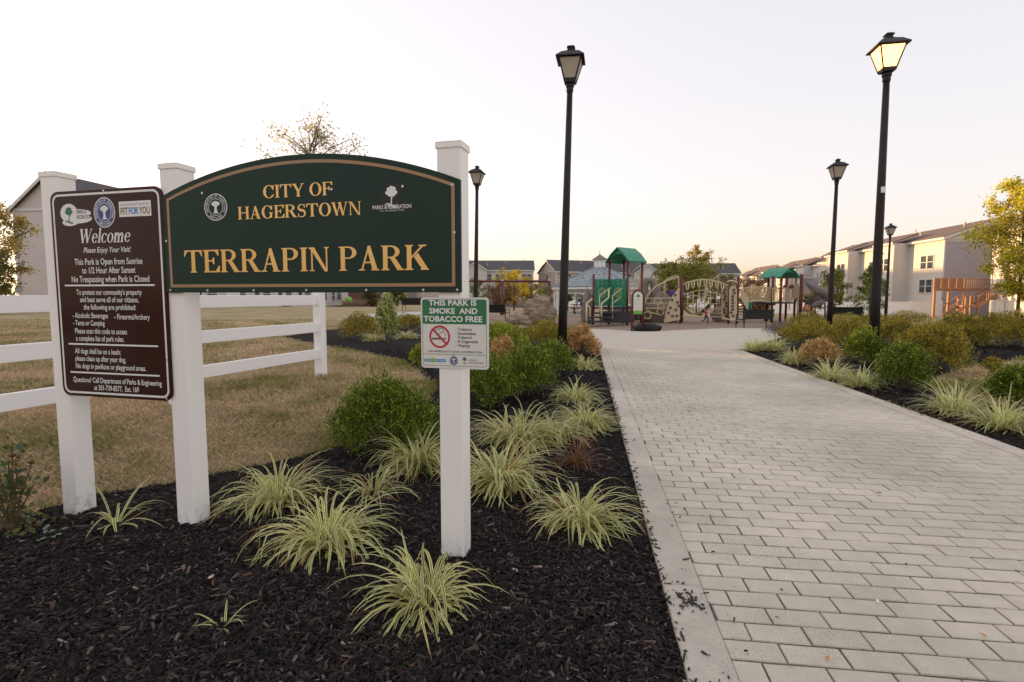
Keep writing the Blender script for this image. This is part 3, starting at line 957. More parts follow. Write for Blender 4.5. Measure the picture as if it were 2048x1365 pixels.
def seal(parent, u, z, ru, rz_, off, rim, field, mark):
    m = MB(); disc(m, u, z, ru, rz_, off, 40); m.build('seal_rim', rim, parent, world=True)
    m = MB(); disc(m, u, z, ru * .93, rz_ * .93, off + .0003, 40); m.build('seal_ring', field, parent, world=True)
    m = MB(); disc(m, u, z, ru, rz_, off + .0005, 40, ri=.62); mm = MB()
    ring = MB(); disc(ring, u, z, ru * .64, rz_ * .64, off + .0006, 40, ri=.94); ring.build('seal_inner_line', mark, parent, world=True)
    t = MB(); ring_text(t, 'CORPORATION OF HAGERSTOWN', u, z, ru * .79, rz_ * .79, 205, -25, rz_ * .20, off + .0006); ring_text(t, 'MARYLAND', u, z, ru * .79, rz_ * .79, 235, 305, rz_ * .20, off + .0006, True)
    t.build('seal_lettering', mark, parent, world=True)
    g = MB()
    for k, (a, b, c, d) in enumerate(((0, .22, .34, .16), (-.2, .26, .17, .12), (.2, .26, .17, .12), (0, .36, .2, .1))): disc(g, u + a * ru, z + b * rz_, c * ru, d * rz_, off + .0006 + k * .00003, 16)
    rows = [(.17, .15), (.10, .0), (.10, -.2), (.16, -.38), (.26, -.46)]
    for (w0, b0), (w1, b1) in zip(rows[:-1], rows[1:]):
        g.add([SP(u - w0 * ru, z + b0 * rz_, off + .0007), SP(u - w1 * ru, z + b1 * rz_, off + .0007), SP(u + w1 * ru, z + b1 * rz_, off + .0007), SP(u + w0 * ru, z + b0 * rz_, off + .0007)], [(0, 1, 2, 3)])
    g.build('seal_figure', mark, parent, world=True)

def green_sign():
    uL, uR, zb, zs, zp = -1.462, 0.004, 1.160, 1.607, 1.750
    root = empty('park_sign_board', SP((uL + uR) / 2, zb, 0.01), 0, 'dark green arched board with gold TERRAPIN PARK lettering on white posts', 'sign')
    def outline(i):                              # inset outline
        l, r, b, s, p = uL + i, uR - i, zb + i, zs - i * .62, zp - i
        hw = (r - l) / 2; sg = p - s; rad = (hw * hw + sg * sg) / (2 * sg); cu = (l + r) / 2; cz = p - rad
        a = math.asin(hw / rad)
        pts = [(l, b), (r, b)]
        for k in range(41):
            t = a - 2 * a * k / 40
            pts.append((cu + rad * math.sin(t), cz + rad * math.cos(t)))
        return pts
    m = MB(); slab(m, outline(0), 0.001, 0.016); m.build('panel', M_green, root, world=True, bevel=0.0015)
    OF = 0.0165
    m = MB(); band(m, outline(.024), outline(.038), OF); m.build('border_line', M_tan, root, world=True)
    m = MB(); band(m, outline(.0225), outline(.0242), OF); band(m, outline(.0378), outline(.0395), OF); m.build('border_edge', M_black, root, world=True)
    for (tx, a, b, z, cap, sm, sp) in (('CITY OF', -.912, -.566, 1.572, .055, None, .34), ('HAGERSTOWN', -1.048, -.435, 1.485, .055, None, .3), ('TERRAPIN PARK', -1.352, -.130, 1.252, .102, None, .36)):
        dz = .0 if tx != 'TERRAPIN PARK' else 0
        for wd in range(len(tx.split())):
            serif_line(tx, a, b, z, cap, OF, .0045 if cap > .06 else .0035, sp, small=sm, word=wd).build('letter_outline', M_black, root, world=True)  # slightly larger black copy printed as the outline of the letters
            serif_line(tx, a, b, z, cap, OF + .0008, 0, sp, small=sm, word=wd).build('lettering', M_gold, root, world=True)
    m = MB(); disc(m, -1.165, 1.544, .069, .066, OF - .0001, 40); m.build('seal_backing', M_black, root, world=True)  # black disc left showing as a rim around the seal
    seal(root, -1.165, 1.544, .062, .060, OF + .0002, M_white, M_green, M_white)
    m = MB()
    for k, (a, b, c, d) in enumerate(((-.296, 1.572, .05, .04), (-.296, 1.53, .045, .03), (-.296, 1.515, .1, .024))): disc(m, a, b, c, d, OF + k * .00004, 24)
    m.build('emblem_backing', M_black, root, world=True)  # black shapes printed beneath the white emblem
    tree_mark(root, -.296, 1.572, .055, OF + .0004, M_white, M_white, M_white)
    sans_line('PARKS & RECREATION', -.383, -.208, 1.504, .0155, OF + .0006, .012).build('emblem_lettering', M_white, root, world=True)
    sans_line('CITY OF HAGERSTOWN', -.350, -.240, 1.4935, .0062, OF + .0006, .0, spacing=1.3).build('emblem_small_lettering', M_white, root, world=True)
    scr = [(-1.44, 1.172), (-1.23, 1.170), (-.98, 1.170), (-.71, 1.170), (-.42, 1.170), (-.16, 1.170), (-.012, 1.170), (-1.449, 1.40), (-.022, 1.40), (-.03, 1.588), (-1.235, 1.61), (-.90, 1.60), (-.573, 1.596), (-.245, 1.592)]
    screws(root, scr, OF - .0008)
green_sign()

def welcome_sign():
    uL, uR, z0, z1 = -2.152, -1.468, 0.640, 1.656
    root = empty('welcome_board', SP((uL + uR) / 2, z0, 0.01), 0, 'dark brown welcome board with white park rules text left of green sign', 'sign')
    OF = .0125
    m = MB(); slab(m, rrect_pts(uL, uR, z0, z1, .045), .001, .012); m.build('panel', M_brown, root, world=True, bevel=.001)
    m = MB(); band(m, rrect_pts(uL + .014, uR - .014, z0 + .014, z1 - .014, .038), rrect_pts(uL + .024, uR - .024, z0 + .024, z1 - .024, .030), OF); m.build('border_line', M_white, root, world=True)
    g2 = Glyphs(.17, .06, .04)
    serif_line('Welcome', -1.985, -1.668, 1.402, .068, OF, 0, slant=.22, track=.03, gl=g2).build('lettering', M_white, root, world=True)
    L = [('Please Enjoy Your Visit!', -1.957, -1.67, 1.355, .026, .22), ('This Park is Open from Sunrise', -2.02, -1.60, 1.297, .030, 0), ('to 1/2 Hour After Sunset', -1.975, -1.645, 1.255, .030, 0),
         ('No Trespassing when Park is Closed', -2.045, -1.565, 1.212, .030, 0), ('To protect our community\'s property', -2.02, -1.615, 1.150, .026, 0), ('and best serve all of our citizens,', -2.0, -1.635, 1.114, .026, 0),
         ('the following are prohibited:', -1.98, -1.655, 1.077, .026, 0), ('- Alcoholic Beverages', -2.055, -1.83, 1.035, .026, 0), ('- Firearms/Archery', -1.79, -1.575, 1.031, .026, 0),
         ('- Tents or Camping', -2.055, -1.853, .998, .026, 0), ('Please scan this code to access', -2.045, -1.718, .958, .026, 0), ('a complete list of park rules.', -2.043, -1.738, .921, .026, 0),
         ('All dogs shall be on a leash;', -2.055, -1.765, .857, .026, 0), ('please clean up after your dog.', -2.055, -1.735, .820, .026, 0), ('No dogs in pavilions or playground areas.', -2.055, -1.615, .782, .026, 0),
         ('Questions? Call Department of Parks & Engineering', -2.078, -1.525, .712, .026, 0), ('at 301-739-8577,  Ext. 169', -1.945, -1.665, .675, .026, 0)]
    for (t, a, b, z, c, sl) in L:
        sans_line(t, a, b, z, c, OF, .012, sl).build('rules_text', M_white, root, world=True)
    for (z) in (1.196, .904, .761):
        m = MB(); rect(m, -2.093, -1.535, z - .004, z + .004, OF); m.build('rule_line', M_white, root, world=True)
    # emblems along the top
    m = MB()
    for k, (a, b, c, d) in enumerate(((-2.035, 1.55, .055, .045), (-1.985, 1.545, .09, .022), (-1.975, 1.52, .085, .022), (-2.03, 1.505, .05, .018))): disc(m, a, b, c, d, OF + k * .00003, 20)
    m.build('emblem_ground', M_white, root, world=True)
    tree_mark(root, -2.035, 1.557, .05, OF + .0004, M_dgreen, M_ggrey, M_dgreen)
    m = sans_line('PARKS &', -1.985, -1.925, 1.545, .018, OF + .0006, .01); sans_line('RECREATION', -1.985, -1.895, 1.520, .018, OF + .0006, .01, m=m); m.build('emblem_lettering', M_ggrey, root, world=True)
    seal(root, -1.812, 1.545, .066, .072, OF + .0002, M_white, M_navy, M_white)
    m = MB(); rect(m, -1.722, -1.532, 1.520, 1.592, OF); m.build('emblem_ground', M_white, root, world=True)
    sans_line('HAGERSTOWN', -1.708, -1.545, 1.572, .010, OF + .0005, .0, spacing=1.4).build('emblem_lettering', M_ggrey, root, world=True)
    sans_line('FIT', -1.713, -1.668, 1.532, .031, OF + .0005, .03).build('emblem_lettering', mat('print_olive', (.20, .20, .05), .5), root, world=True)
    sans_line('FOR', -1.664, -1.606, 1.532, .031, OF + .0005, .03).build('emblem_lettering', M_blue, root, world=True)
    sans_line('YOU', -1.603, -1.540, 1.532, .031, OF + .0005, .03).build('emblem_lettering', mat('print_ochre', (.30, .17, .05), .5), root, world=True)
    screws(root, [(-1.81, 1.648), (-2.13, 1.18), (-1.485, .84), (-2.10, .655), (-1.50, .652)], OF - .001)
welcome_sign()

def smoke_sign():
    uL, uR, z0, z1 = -.178, .117, .846, 1.139
    root = empty('smoke_free_sign', SP((uL + uR) / 2, z0, 0.01), 0, 'square green and white smoke free notice screwed to the nearest post', 'sign')
    OF = .0045
    m = MB(); slab(m, rrect_pts(uL, uR, z0, z1, .014), .0008, .004); m.build('panel', M_cream, root, world=True)
    a, b, c, d = uL + .007, uR - .009, z0 + .010, z1 - .008
    pts = rrect_pts(a, b, c, d, .009); inn = rrect_pts(a + .0016, b - .0016, c + .0016, d - .0016, .008)
    m = MB(); band(m, pts, inn, OF); m.build('border_line', M_dgreen, root, world=True)
    m = MB(); top = [(p[0], max(p[1], 1.030)) for p in pts]; m.add([SP(x, z, OF + .0002) for x, z in [(a, 1.030), (b, 1.030)] + [p for p in pts if p[1] > 1.06]], [tuple(range(2 + len([p for p in pts if p[1] > 1.06])))]); m.build('header', M_dgreen, root, world=True)
    for (t, x0, x1, z) in (('THIS PARK IS', -.142, .066, 1.106), ('SMOKE  AND', -.140, .070, 1.073), ('TOBACCO FREE', -.165, .090, 1.040)):
        sans_line(t, x0, x1, z, .0225, OF + .0005, .028).build('header_lettering', M_white, root, world=True)
    for (t, x0, x1, z) in (('- Tobacco', -.026, .046, 1.004), ('- Smokeless', -.026, .063, .987), ('Tobacco', -.017, .046, .971), ('- E-Cigarette', -.026, .071, .954), ('- Vaping', -.026, .036, .937)):
        sans_line(t, x0, x1, z, .0115, OF + .0002, .016).build('list_lettering', mat('print_dark', (.03, .06, .04), .5), root, world=True)
    sans_line('WE APPRECIATE YOUR COOPERATION', -.147, .088, .912, .0085, OF + .0002, .008).build('list_lettering', mat('print_dark', (.03, .06, .04), .5), root, world=True)
    m = MB(); rect(m, a, b, .9035, .9052, OF + .0002); m.build('rule_line', M_dgreen, root, world=True)
    # prohibition mark
    cu, cz = -.095, .977
    m = MB(); rect(m, cu - .034, cu + .005, cz - .012, cz - .004, OF + .0002)
    for q in range(3): rect(m, cu + .012 + q * .006, cu + .016 + q * .006, cz - .012, cz - .004, OF + .0002)
    for (x, z, r0, a0, a1) in ((cu - .006, cz + .022, .012, 60, 330), (cu + .008, cz + .026, .010, -20, 190), (cu + .014, cz + .010, .012, -40, 150)): disc(m, x, z, r0, r0, OF + .0002, 14, ri=.8, a0=a0, a1=a1)
    m.build('cigarette_mark', M_ggrey, root, world=True)
    m = MB(); disc(m, cu, cz, .046, .047, OF + .0005, 40, ri=.82)
    v = [(-.036, .030), (-.030, .036), (.036, -.030), (.030, -.036)]
    m.add([SP(cu + x, cz + z, OF + .0006) for x, z in (v[0], v[3], v[2], v[1])], [(0, 1, 2, 3)]); m.build('prohibition_ring', M_red, root, world=True)
    m = MB(); rect(m, -.164, -.137, .872, .884, OF + .0002); rect(m, -.118, -.069, .872, .884, OF + .0002); m.build('hotline_mark', M_blue, root, world=True)
    m = MB(); disc(m, -.1275, .879, .010, .010, OF + .0004, 20); m.build('hotline_dot', M_lime, root, world=True)
    sans_line('1-800', -.162, -.139, .875, .006, OF + .0005, .01).build('hotline_lettering', M_white, root, world=True); sans_line('QUIT-NOW', -.116, -.071, .875, .006, OF + .0005, .01).build('hotline_lettering', M_white, root, world=True)
    seal(root, -.034, .879, .018, .0185, OF + .0002, M_navy, M_navy, M_white)
    tree_mark(root, .013, .887, .018, OF + .0003, M_dgreen, M_ggrey, M_tan)
    m = sans_line('PARKS &', .031, .070, .880, .007, OF + .0003, .0); sans_line('RECREATION', .031, .094, .869, .0075, OF + .0003, .0, m=m); m.build('emblem_lettering', M_ggrey, root, world=True)
    screws(root, [(-.034, 1.082), (-.034, .9045)], OF + .0002)
smoke_sign()

# ================================================================== FENCE, LAMPS, BENCHES
M_fence = mat('fence_vinyl', (0.92, 0.90, 0.88), 0.4, spec=0.4)
def rail_fence():
    # line through the two measured posts, running back along the lawn
    A = Vector((-2.79, 7.97)); B = Vector((-4.25, 3.55))
    d = (B - A).normalized()
    L = 2.35
    root = empty('rail_fence', (A.x, A.y, -.03), 0, 'white three rail vinyl fence running past the signs across dry lawn', 'fence')
    ang = math.atan2(d.y, d.x)
    k = 0
    pts = [A + d * (L * q) for q in range(4)]
    for q, p in enumerate(pts):
        m = MB(); m.box((p.x, p.y, .58), (.127, .127, 1.22), rz=ang); o = m.build('post', M_fence, root, world=True, bevel=.006)
        m = MB(); c = .07
        m.box((p.x, p.y, 1.195), (.14, .14, .02), rz=ang)
        m.add([Vector((p.x, p.y, 1.205)) + Matrix.Rotation(ang, 3, 'Z') @ Vector(v) for v in ((-c, -c, 0), (c, -c, 0), (c, c, 0), (-c, c, 0), (0, 0, .04))], [(0, 1, 4), (1, 2, 4), (2, 3, 4), (3, 0, 4)])
        m.build('post_cap', M_fence, root, world=True)
    for q in range(3):
        a, b = pts[q], pts[q + 1]
        for z in (1.075, .685, .30):
            m = MB(); m.bar((a.x + d.x * .055, a.y + d.y * .055, z), (b.x - d.x * .055, b.y - d.y * .055, z), .038, .14); m.build('rail', M_fence, root, world=True, bevel=.005)
rail_fence()

M_iron = mat('lamp_iron', (0.017, 0.013, 0.013), 0.5, 0.3, spec=0.4, var=(9, (0.026, 0.019, 0.018)), coord='obj')
def glass_pane_mat(name, lit):
    m = bpy.data.materials.new(name); m.use_nodes = True
    n, l = m.node_tree.nodes, m.node_tree.links
    b = n['Principled BSDF']; b.inputs['Base Color'].default_value = (.78, .72, .63, 1); b.inputs['Roughness'].default_value = .3
    tr = n.new('ShaderNodeBsdfTranslucent'); tr.inputs['Color'].default_value = (.85, .78, .68, 1)
    mx = n.new('ShaderNodeMixShader'); mx.inputs[0].default_value = .6
    l.new(b.outputs[0], mx.inputs[1]); l.new(tr.outputs[0], mx.inputs[2])
    out = n['Material Output']
    if lit: b.inputs['Base Color'].default_value = (.85, .50, .20, 1); tr.inputs['Color'].default_value = (.85, .50, .2, 1)
    if lit:
        em = n.new('ShaderNodeEmission'); em.inputs['Color'].default_value = (1.0, .55, .18, 1); em.inputs['Strength'].default_value = 0.55
        ad = n.new('ShaderNodeAddShader'); l.new(mx.outputs[0], ad.inputs[0]); l.new(em.outputs[0], ad.inputs[1]); l.new(ad.outputs[0], out.inputs['Surface'])
    else: l.new(mx.outputs[0], out.inputs['Surface'])
    return m
M_pane, M_panelit = glass_pane_mat('lamp_pane', False), glass_pane_mat('lamp_pane_lit', True)
def bulb_mat():
    m = bpy.data.materials.new('bulb'); m.use_nodes = True
    n, l = m.node_tree.nodes, m.node_tree.links
    em = n.new('ShaderNodeEmission'); em.inputs['Color'].default_value = (1.0, .62, .25, 1); em.inputs['Strength'].default_value = 6.0
    l.new(em.outputs[0], n['Material Output'].inputs['Surface']); return m
M_bulb = bulb_mat()
LH = 4.84
LS = 0.78                                             # pole height
def street_lamp(lit=False):
    root = empty('street_lamp', (0, 0, 0))
    m = MB(); m.tube([(0, 0, 0), (0, 0, 1.2), (0, 0, 2.8), (0, 0, LH)], [.086, .079, .066, .050], 14); m.build('pole', M_iron, root, smooth=True)
    m = MB(); m.lathe((0, 0, 0), [(.15, 0), (.15, .05), (.125, .08), (.12, .25), (.1, .30), (.088, .33)], 16); m.build('base', M_iron, root)
    m = MB(); m.lathe((0, 0, LH), [(.054, -.10), (.062, -.08), (.062, -.02), (.075, .0), (.075, .03), (.058, .05), (.058, .09)], 14); m.build('collar', M_iron, root)
    z0, z1 = LH + .07, LH + .07 + .49 * LS
    b, t = .115 * LS, .245 * LS
    fr = MB()
    fr.lathe((0, 0, 0), [(b * 1.5, z0 - .01), (b * 1.5, z0 + .045), (b * 1.52, z0 + .055)], 4, rz=math.pi / 4)
    for sx in (-1, 1):
        for sy in (-1, 1): fr.bar((sx * b, sy * b, z0), (sx * t, sy * t, z1), .02, .02)
    for s_ in (-1, 1):
        fr.bar((-t, s_ * t, z1), (t, s_ * t, z1), .022, .03); fr.bar((s_ * t, -t, z1), (s_ * t, t, z1), .022, .03)
    frame = fr.build('lantern_frame', M_iron, root)
    for k in range(4):
        q = Matrix.Rotation(k * math.pi / 2, 3, 'Z')
        zb = z0 + .055; fb = b + (t - b) * (.055 / (z1 - z0))
        v = [(-fb + .008, -fb, zb), (fb - .008, -fb, zb), (t - .008, -t, z1 - .01), (-t + .008, -t, z1 - .01)]
        m = MB(); m.prism([q @ Vector(p) for p in v], q @ Vector((0, .006, .0015))); m.build('pane', M_panelit if lit else M_pane, frame)
    rf = MB()
    e = .315 * LS * math.sqrt(2)
    rf.lathe((0, 0, 0), [(t * 1.40, z1 + .012), (e, z1 - .005), (e, z1 + .012), (e * .62, z1 + .10), (.10, z1 + .145), (.098, z1 + .15)], 4, rz=math.pi / 4)
    roof = rf.build('lantern_roof', M_iron, root)
    m = MB(); m.lathe((0, 0, z1 + .14), [(.082, 0), (.069, .027), (.069, .058), (.10, .066), (.092, .078), (.04, .105), (.0, .117)], 4, rz=math.pi / 4); m.build('finial', M_iron, roof)
    m = MB(); m.lathe((0, 0, z0 + .06), [(.02, 0), (.024, .05), (.036, .09), (.032, .13), (.016, .16)], 10); m.build('bulb', M_bulb if lit else mat('bulb_off', (.7, .68, .62), .3), root)
    return root
lampA = street_lamp(False); lampB = street_lamp(True)
GRP = 'black lamp posts along the park path'
lamp_def = [  # px, depth, lean, lit, label
    (1124, 10.1, 1.3, 0, 'tall unlit black lamp post left of the path behind the green shrubs'),
    (1750, 9.6, -0.3, 1, 'tall glowing black lamp post at right of the path'),
    (950.5, 18.6, 1.0, 0, 'black lamp post just right of the green sign, behind shrubs'),
    (1659, 17.6, 0.2, 0, 'medium black lamp post between the play slide and the glowing lamp'),
    (1771, 30.5, 0.0, 0, 'small distant black lamp post beside the glowing lamp pole, right'),
    (1752, 46, 0.0, 0, 'farthest lamp post, half hidden by the glowing lamp pole')]
usedA = False
for (px, Y, lean, lit, lab) in lamp_def:
    if lit: o = lampB
    elif not usedA: o = lampA; usedA = True
    else: o = copy_tree(lampA)
    g = GD(px, Y); o.location = (g.x, g.y, g.z - .02); o.rotation_euler = (0, R(lean), -PA - R(3))
    tag(o, lab, 'lamp post', GRP)
# number plate on the glowing lamp's pole
m = MB(); m.box((0, -.082, 2.95), (.07, .006, .10)); m.build('number_plate', mat('plate_white', (.75, .74, .72), .4), lampB)

# ---- benches
M_bench = mat('bench_dark', (0.012, 0.017, 0.017), 0.38, 0.2, spec=0.5)
def bench():
    root = empty('park_bench', (0, 0, 0))
    W = .88
    seat = [(-.02 + .0, .47), (.08, .435), (.22, .425), (.36, .44), (.45, .455), (.48, .44)]
    back = [(-.02, .47), (-.05, .56), (-.075, .70), (-.10, .84), (-.135, .90), (-.17, .91)]
    for nm, prof in (('seat', seat), ('backrest', back)):
        m = MB(); n = len(prof); v = []
        for x in (-W, W):
            for (y, z) in prof: v.append((x, y, z))
            for (y, z) in prof[::-1]: v.append((x, y - .012 if nm == 'backrest' else y, z - (.018 if nm == 'seat' else 0)))
        k = 2 * n
        f = [(i, (i + 1) % k, k + (i + 1) % k, k + i) for i in range(k)] + [tuple(range(k - 1, -1, -1)), tuple(range(k, 2 * k))]
        m.add(v, f); m.build(nm, M_bench, root, smooth=False)
    for s in (-1, 1):
        x = s * (W + .03)
        m = MB(); m.tube([(x, .45, .0), (x, .45, .40), (x, .45, .60), (x, .41, .66), (x, .30, .675), (x, .05, .665), (x, -.06, .62), (x, -.08, .52)], .022, 8); m.build('arm_loop', M_bench, root, smooth=True)
        m = MB(); m.tube([(x - s * .06, -.06, .0), (x - s * .06, -.04, .45), (x - s * .06, -.09, .86)], .026, 8); m.tube([(x - s * .06, -.05, .40), (x, .45, .40)], .018, 6); m.build('leg', M_bench, root, smooth=True)
    return root
bn = bench()
bdef = [(1515, 656, 197, 'dark metal bench with its back to the camera beside the play bridge'), (985, 640, 157, 'dark metal bench behind shrubs in front of the swing set'),
        (826, 622, 157, 'dark metal bench just left of the smoke free notice'), (1690, 645, 157, 'dark metal bench partly hidden by bushes beside the right lamp posts')]
for i, (px, py, rz, lab) in enumerate(bdef):
    o = bn if i == 0 else copy_tree(bn)
    o.location = G(px, py); o.rotation_euler = (0, 0, R(rz - 180 + 0)); tag(o, lab, 'bench', 'dark metal park benches')
    o.rotation_euler = (0, 0, R(rz) - math.pi)

# ================================================================== PLANTS
M_lir = blade_mat('variegated_blade', (0.27, 0.34, 0.045), (0.97, 0.89, 0.46), (0.46, 0.22, 0.07), .42, .56)
M_lir2 = blade_mat('pale_variegated_blade', (0.44, 0.50, 0.10), (0.97, 0.92, 0.52), (0.45, 0.27, 0.10), .42, .60)
M_redgrass = blade_mat('reddish_blade', (0.10, 0.10, 0.03), (0.28, 0.09, 0.045), (0.45, 0.14, 0.06), .2, .9, .5)
def blade_arrays(r, n, Lr, w, spread, r0, e_lo=20, e_hi=85, bend=(60, 130), nseg=8, kink=0.0):
    """returns verts (n, nseg+1, 3, 3) and attribute (across, along, random)"""
    az = r.uniform(0, 2 * np.pi, n)
    e0 = np.radians(e_lo + (e_hi - e_lo) * r.uniform(0, 1, n) ** .85)
    L = r.uniform(Lr[0], Lr[1], n)
    bd = np.radians(r.uniform(bend[0], bend[1], n))
    wid = w * r.uniform(.75, 1.2, n)
    rad = r0 * np.sqrt(r.uniform(0, 1, n))
    a2 = az + r.normal(0, .5, n)
    pos = np.stack([rad * np.cos(a2), rad * np.sin(a2), np.full(n, -.012)], 1)
    sway = r.normal(0, .45, n)
    V = np.zeros((n, nseg + 1, 3, 3)); A = np.zeros((n, nseg + 1, 3, 3))
    rnd = r.uniform(0, 1, n)
    low = r.uniform(0, 1, n) < .07                      # dead thatch lying low at the base
    rnd[low] = r.uniform(.97, 1, low.sum()); e0[low] = np.radians(r.uniform(3, 35, low.sum())); L[low] *= r.uniform(.35, .8, low.sum())
    L *= np.where(r.uniform(0, 1, n) < .25, r.uniform(.45, .8, n), 1)
    kt = np.where(r.uniform(0, 1, n) < .16, r.uniform(.35, .8, n), 9.0)   # some leaves are kinked
    kd = np.radians(r.uniform(35, 95, n))
    for k in range(nseg + 1):
        t = k / nseg
        az_t = az + sway * t
        e = e0 - bd * t ** 1.35 - np.where(t > kt, kd, 0)
        e = np.maximum(e, -1.45)
        d = np.stack([np.cos(e) * np.cos(az_t), np.cos(e) * np.sin(az_t), np.sin(e)], 1)
        if k: pos = pos + d * (L / nseg)[:, None]
        pos[:, 2] = np.maximum(pos[:, 2], .004 if k else -.012)
        side = np.stack([-np.sin(az_t), np.cos(az_t), np.zeros(n)], 1)
        up = np.cross(d, side) * -1
        wt = wid * min(1, .55 + t * 1.6) * max(.03, (1 - t ** 3.2))
        for j, s_ in enumerate((-1, 0, 1)):
            V[:, k, j] = pos + side * (s_ * wt / 2)[:, None] + up * (abs(s_) * wt * .16)[:, None]
            A[:, k, j, 0] = abs(s_); A[:, k, j, 1] = t; A[:, k, j, 2] = rnd
    f = []
    for k in range(nseg):
        for j in range(2): f.append((k * 3 + j, k * 3 + j + 1, (k + 1) * 3 + j + 1, (k + 1) * 3 + j))
    return V, A, np.array(f)
def grass_clump(px, py, label, n=110, L=(.22, .40), w=.009, r0=.05, seed=0, mt=None, split=False, zf=None, group='variegated grass clumps in the beds', name='liriope_clump', **kw):
    r = np.random.RandomState(seed + 100)
    g = G(px, py)
    z = (zf or mz1)(g.x, g.y)
    V, A, f = blade_arrays(r, n, L, w, 1, r0, **kw)
    mt = mt or M_lir
    if split:
        root = empty(name, (g.x, g.y, z), 0, label, 'plant', group)
        for i in range(n):
            me = np_mesh('leaf', V[i].reshape(-1, 3), f, A[i].reshape(-1, 3), True); me.materials.append(mt)
            o = bpy.data.objects.new('leaf', me); COL.objects.link(o); o.parent = root
        return root
    k = V.shape[1] * 3
    Fc = (f[None] + k * np.arange(n)[:, None, None]).reshape(-1, 4)
    root = empty(name, (g.x, g.y, z), 0, label, 'plant', group)
    o = link_mesh('leaves', np_mesh('leaves', V.reshape(-1, 3), Fc, A.reshape(-1, 3), True), mt, root); o['kind'] = 'stuff'
    return root
# the nearest clumps leaf by leaf
grass_clump(655, 1100, 'large variegated clump between the middle and right sign posts', 270, (.24, .48), .0112, .07, 1, split=True, e_lo=10, e_hi=85, bend=(85, 165))
grass_clump(850, 1215, 'variegated clump with browned tips at the foot of the nearest post', 190, (.20, .42), .0115, .055, 2, split=True, e_lo=10, e_hi=88, bend=(80, 165))
grass_clump(1160, 1050, 'rounded variegated clump beside the path edge nearest the camera', 260, (.22, .43), .0105, .06, 3, split=True, e_lo=12, e_hi=88, bend=(85, 160))
grass_clump(232, 1062, 'sparse variegated sprig between the two left sign posts', 22, (.18, .36), .0125, .018, 4, split=True, e_lo=25, e_hi=80, bend=(60, 130))
grass_clump(447, 1272, 'tiny thin seedling sprig alone in the dark foreground mulch', 11, (.07, .18), .007, .006, 5, split=True, e_lo=30, e_hi=85, bend=(40, 120))
# the others
NC = [(555, 1015, 'pale variegated clump just right of the middle sign post', 120, (.22, .42), .009, .05, 6), (745, 1000, 'small variegated clump behind the large one, left of nearest post', 34, (.16, .36), .008, .03, 7),
      (838, 940, 'tall variegated clump against the dark shrub left of nearest post', 130, (.26, .46), .0105, .05, 8), (1000, 975, 'dense variegated clump immediately right of the nearest post', 150, (.26, .46), .0105, .06, 9),
      (1035, 890, 'broad pale variegated clump below the dark round shrubs', 170, (.28, .50), .011, .09, 10), (1110, 880, 'pale variegated clump between the broad clump and the path clumps', 70, (.26, .42), .010, .05, 30),
      (1170, 855, 'full variegated clump leaning towards the path, in front of its twin', 150, (.24, .40), .011, .06, 11), (1150, 805, 'variegated clump behind its twin beside the path', 120, (.24, .42), .011, .06, 12),
      (1170, 738, 'small variegated clump in front of the pink tinged bush', 90, (.24, .42), .014, .05, 13), (748, 684, 'low pale clump left of the slim variegated shrub', 80, (.25, .45), .02, .08, 14), (812, 680, 'low pale clump right of the slim variegated shrub', 80, (.25, .45), .02, .1, 15)]
for (px, py, lab, n, L, w, r0, sd_) in NC:
    grass_clump(px, py, lab, int(n * 2.5), (L[0] * 1.05, L[1] * 1.12), w * 1.1, r0 * 1.2, sd_, bend=(75, 150))
grass_clump(1150, 935, 'thin bladed reddish clump between the variegated clumps by the path', 150, (.16, .32), .005, .05, 16, M_redgrass, e_lo=25, e_hi=88, bend=(30, 110), group='reddish grass', name='red_grass_clump')
RC = [(1508, 702, 'pale clump at the far tip of the right bed', .014), (1548, 703, 'pale clump second from the far tip of the right bed', .014), (1592, 727, 'pale clump left of the pink tinged bush in the right bed', .014),
      (1662, 758, 'spiky pale clump left of the glowing lamp post', .013), (1722, 772, 'spiky pale clump at the foot of the glowing lamp post', .013), (1908, 828, 'pale variegated clump alone in mulch near the right lawn', .011),
      (2003, 858, 'pale variegated clump closest to the right frame edge', .011), (1957, 693, 'small pale clump in front of the right hand hedge of bushes', .016)]
for i, (px, py, lab, w) in enumerate(RC):
    grass_clump(px, py, lab, 260, (.26, .50), w, .08, 50 + i, M_lir2, zf=mz2, e_lo=25, e_hi=88, bend=(45, 115))

# ---- leafy shrubs
M_leaf = leaf_mat('shrub_leaf', .5, .38)
def leaf_mesh(name, C, D, size, asp, col, r, fold=.25):
    """diamond leaves at C pointing along D"""
    n = len(C)
    D = D / (np.linalg.norm(D, axis=1, keepdims=True) + 1e-9)
    rv = r.normal(0, 1, (n, 3))
    S = np.cross(D, rv); S /= (np.linalg.norm(S, axis=1, keepdims=True) + 1e-9)
    N = np.cross(S, D)
    s = (size * r.uniform(.65, 1.25, n))[:, None]
    v = np.stack([C, C + D * s * .5 + S * s * asp * .5 + N * s * fold * .2, C + D * s, C + D * s * .5 - S * s * asp * .5 + N * s * fold * .2], 1)
    Fc = (np.array([[0, 1, 2, 3]])[None] + 4 * np.arange(n)[:, None, None]).reshape(-1, 4)
    return np_mesh(name, v.reshape(-1, 3), Fc, np.repeat(np.clip(col, 0, 1), 4, 0))
def palette(r, n, cols, wts, spread=.25):
    idx = r.choice(len(cols), n, p=np.array(wts) / sum(wts))
    c = np.array(cols)[idx]
    return c * np.exp(r.normal(0, spread, (n, 1)))
BOX = ([(.11, .155, .015), (.19, .245, .024), (.36, .42, .045), (.05, .08, .012)], [5, 4, 2, 4])
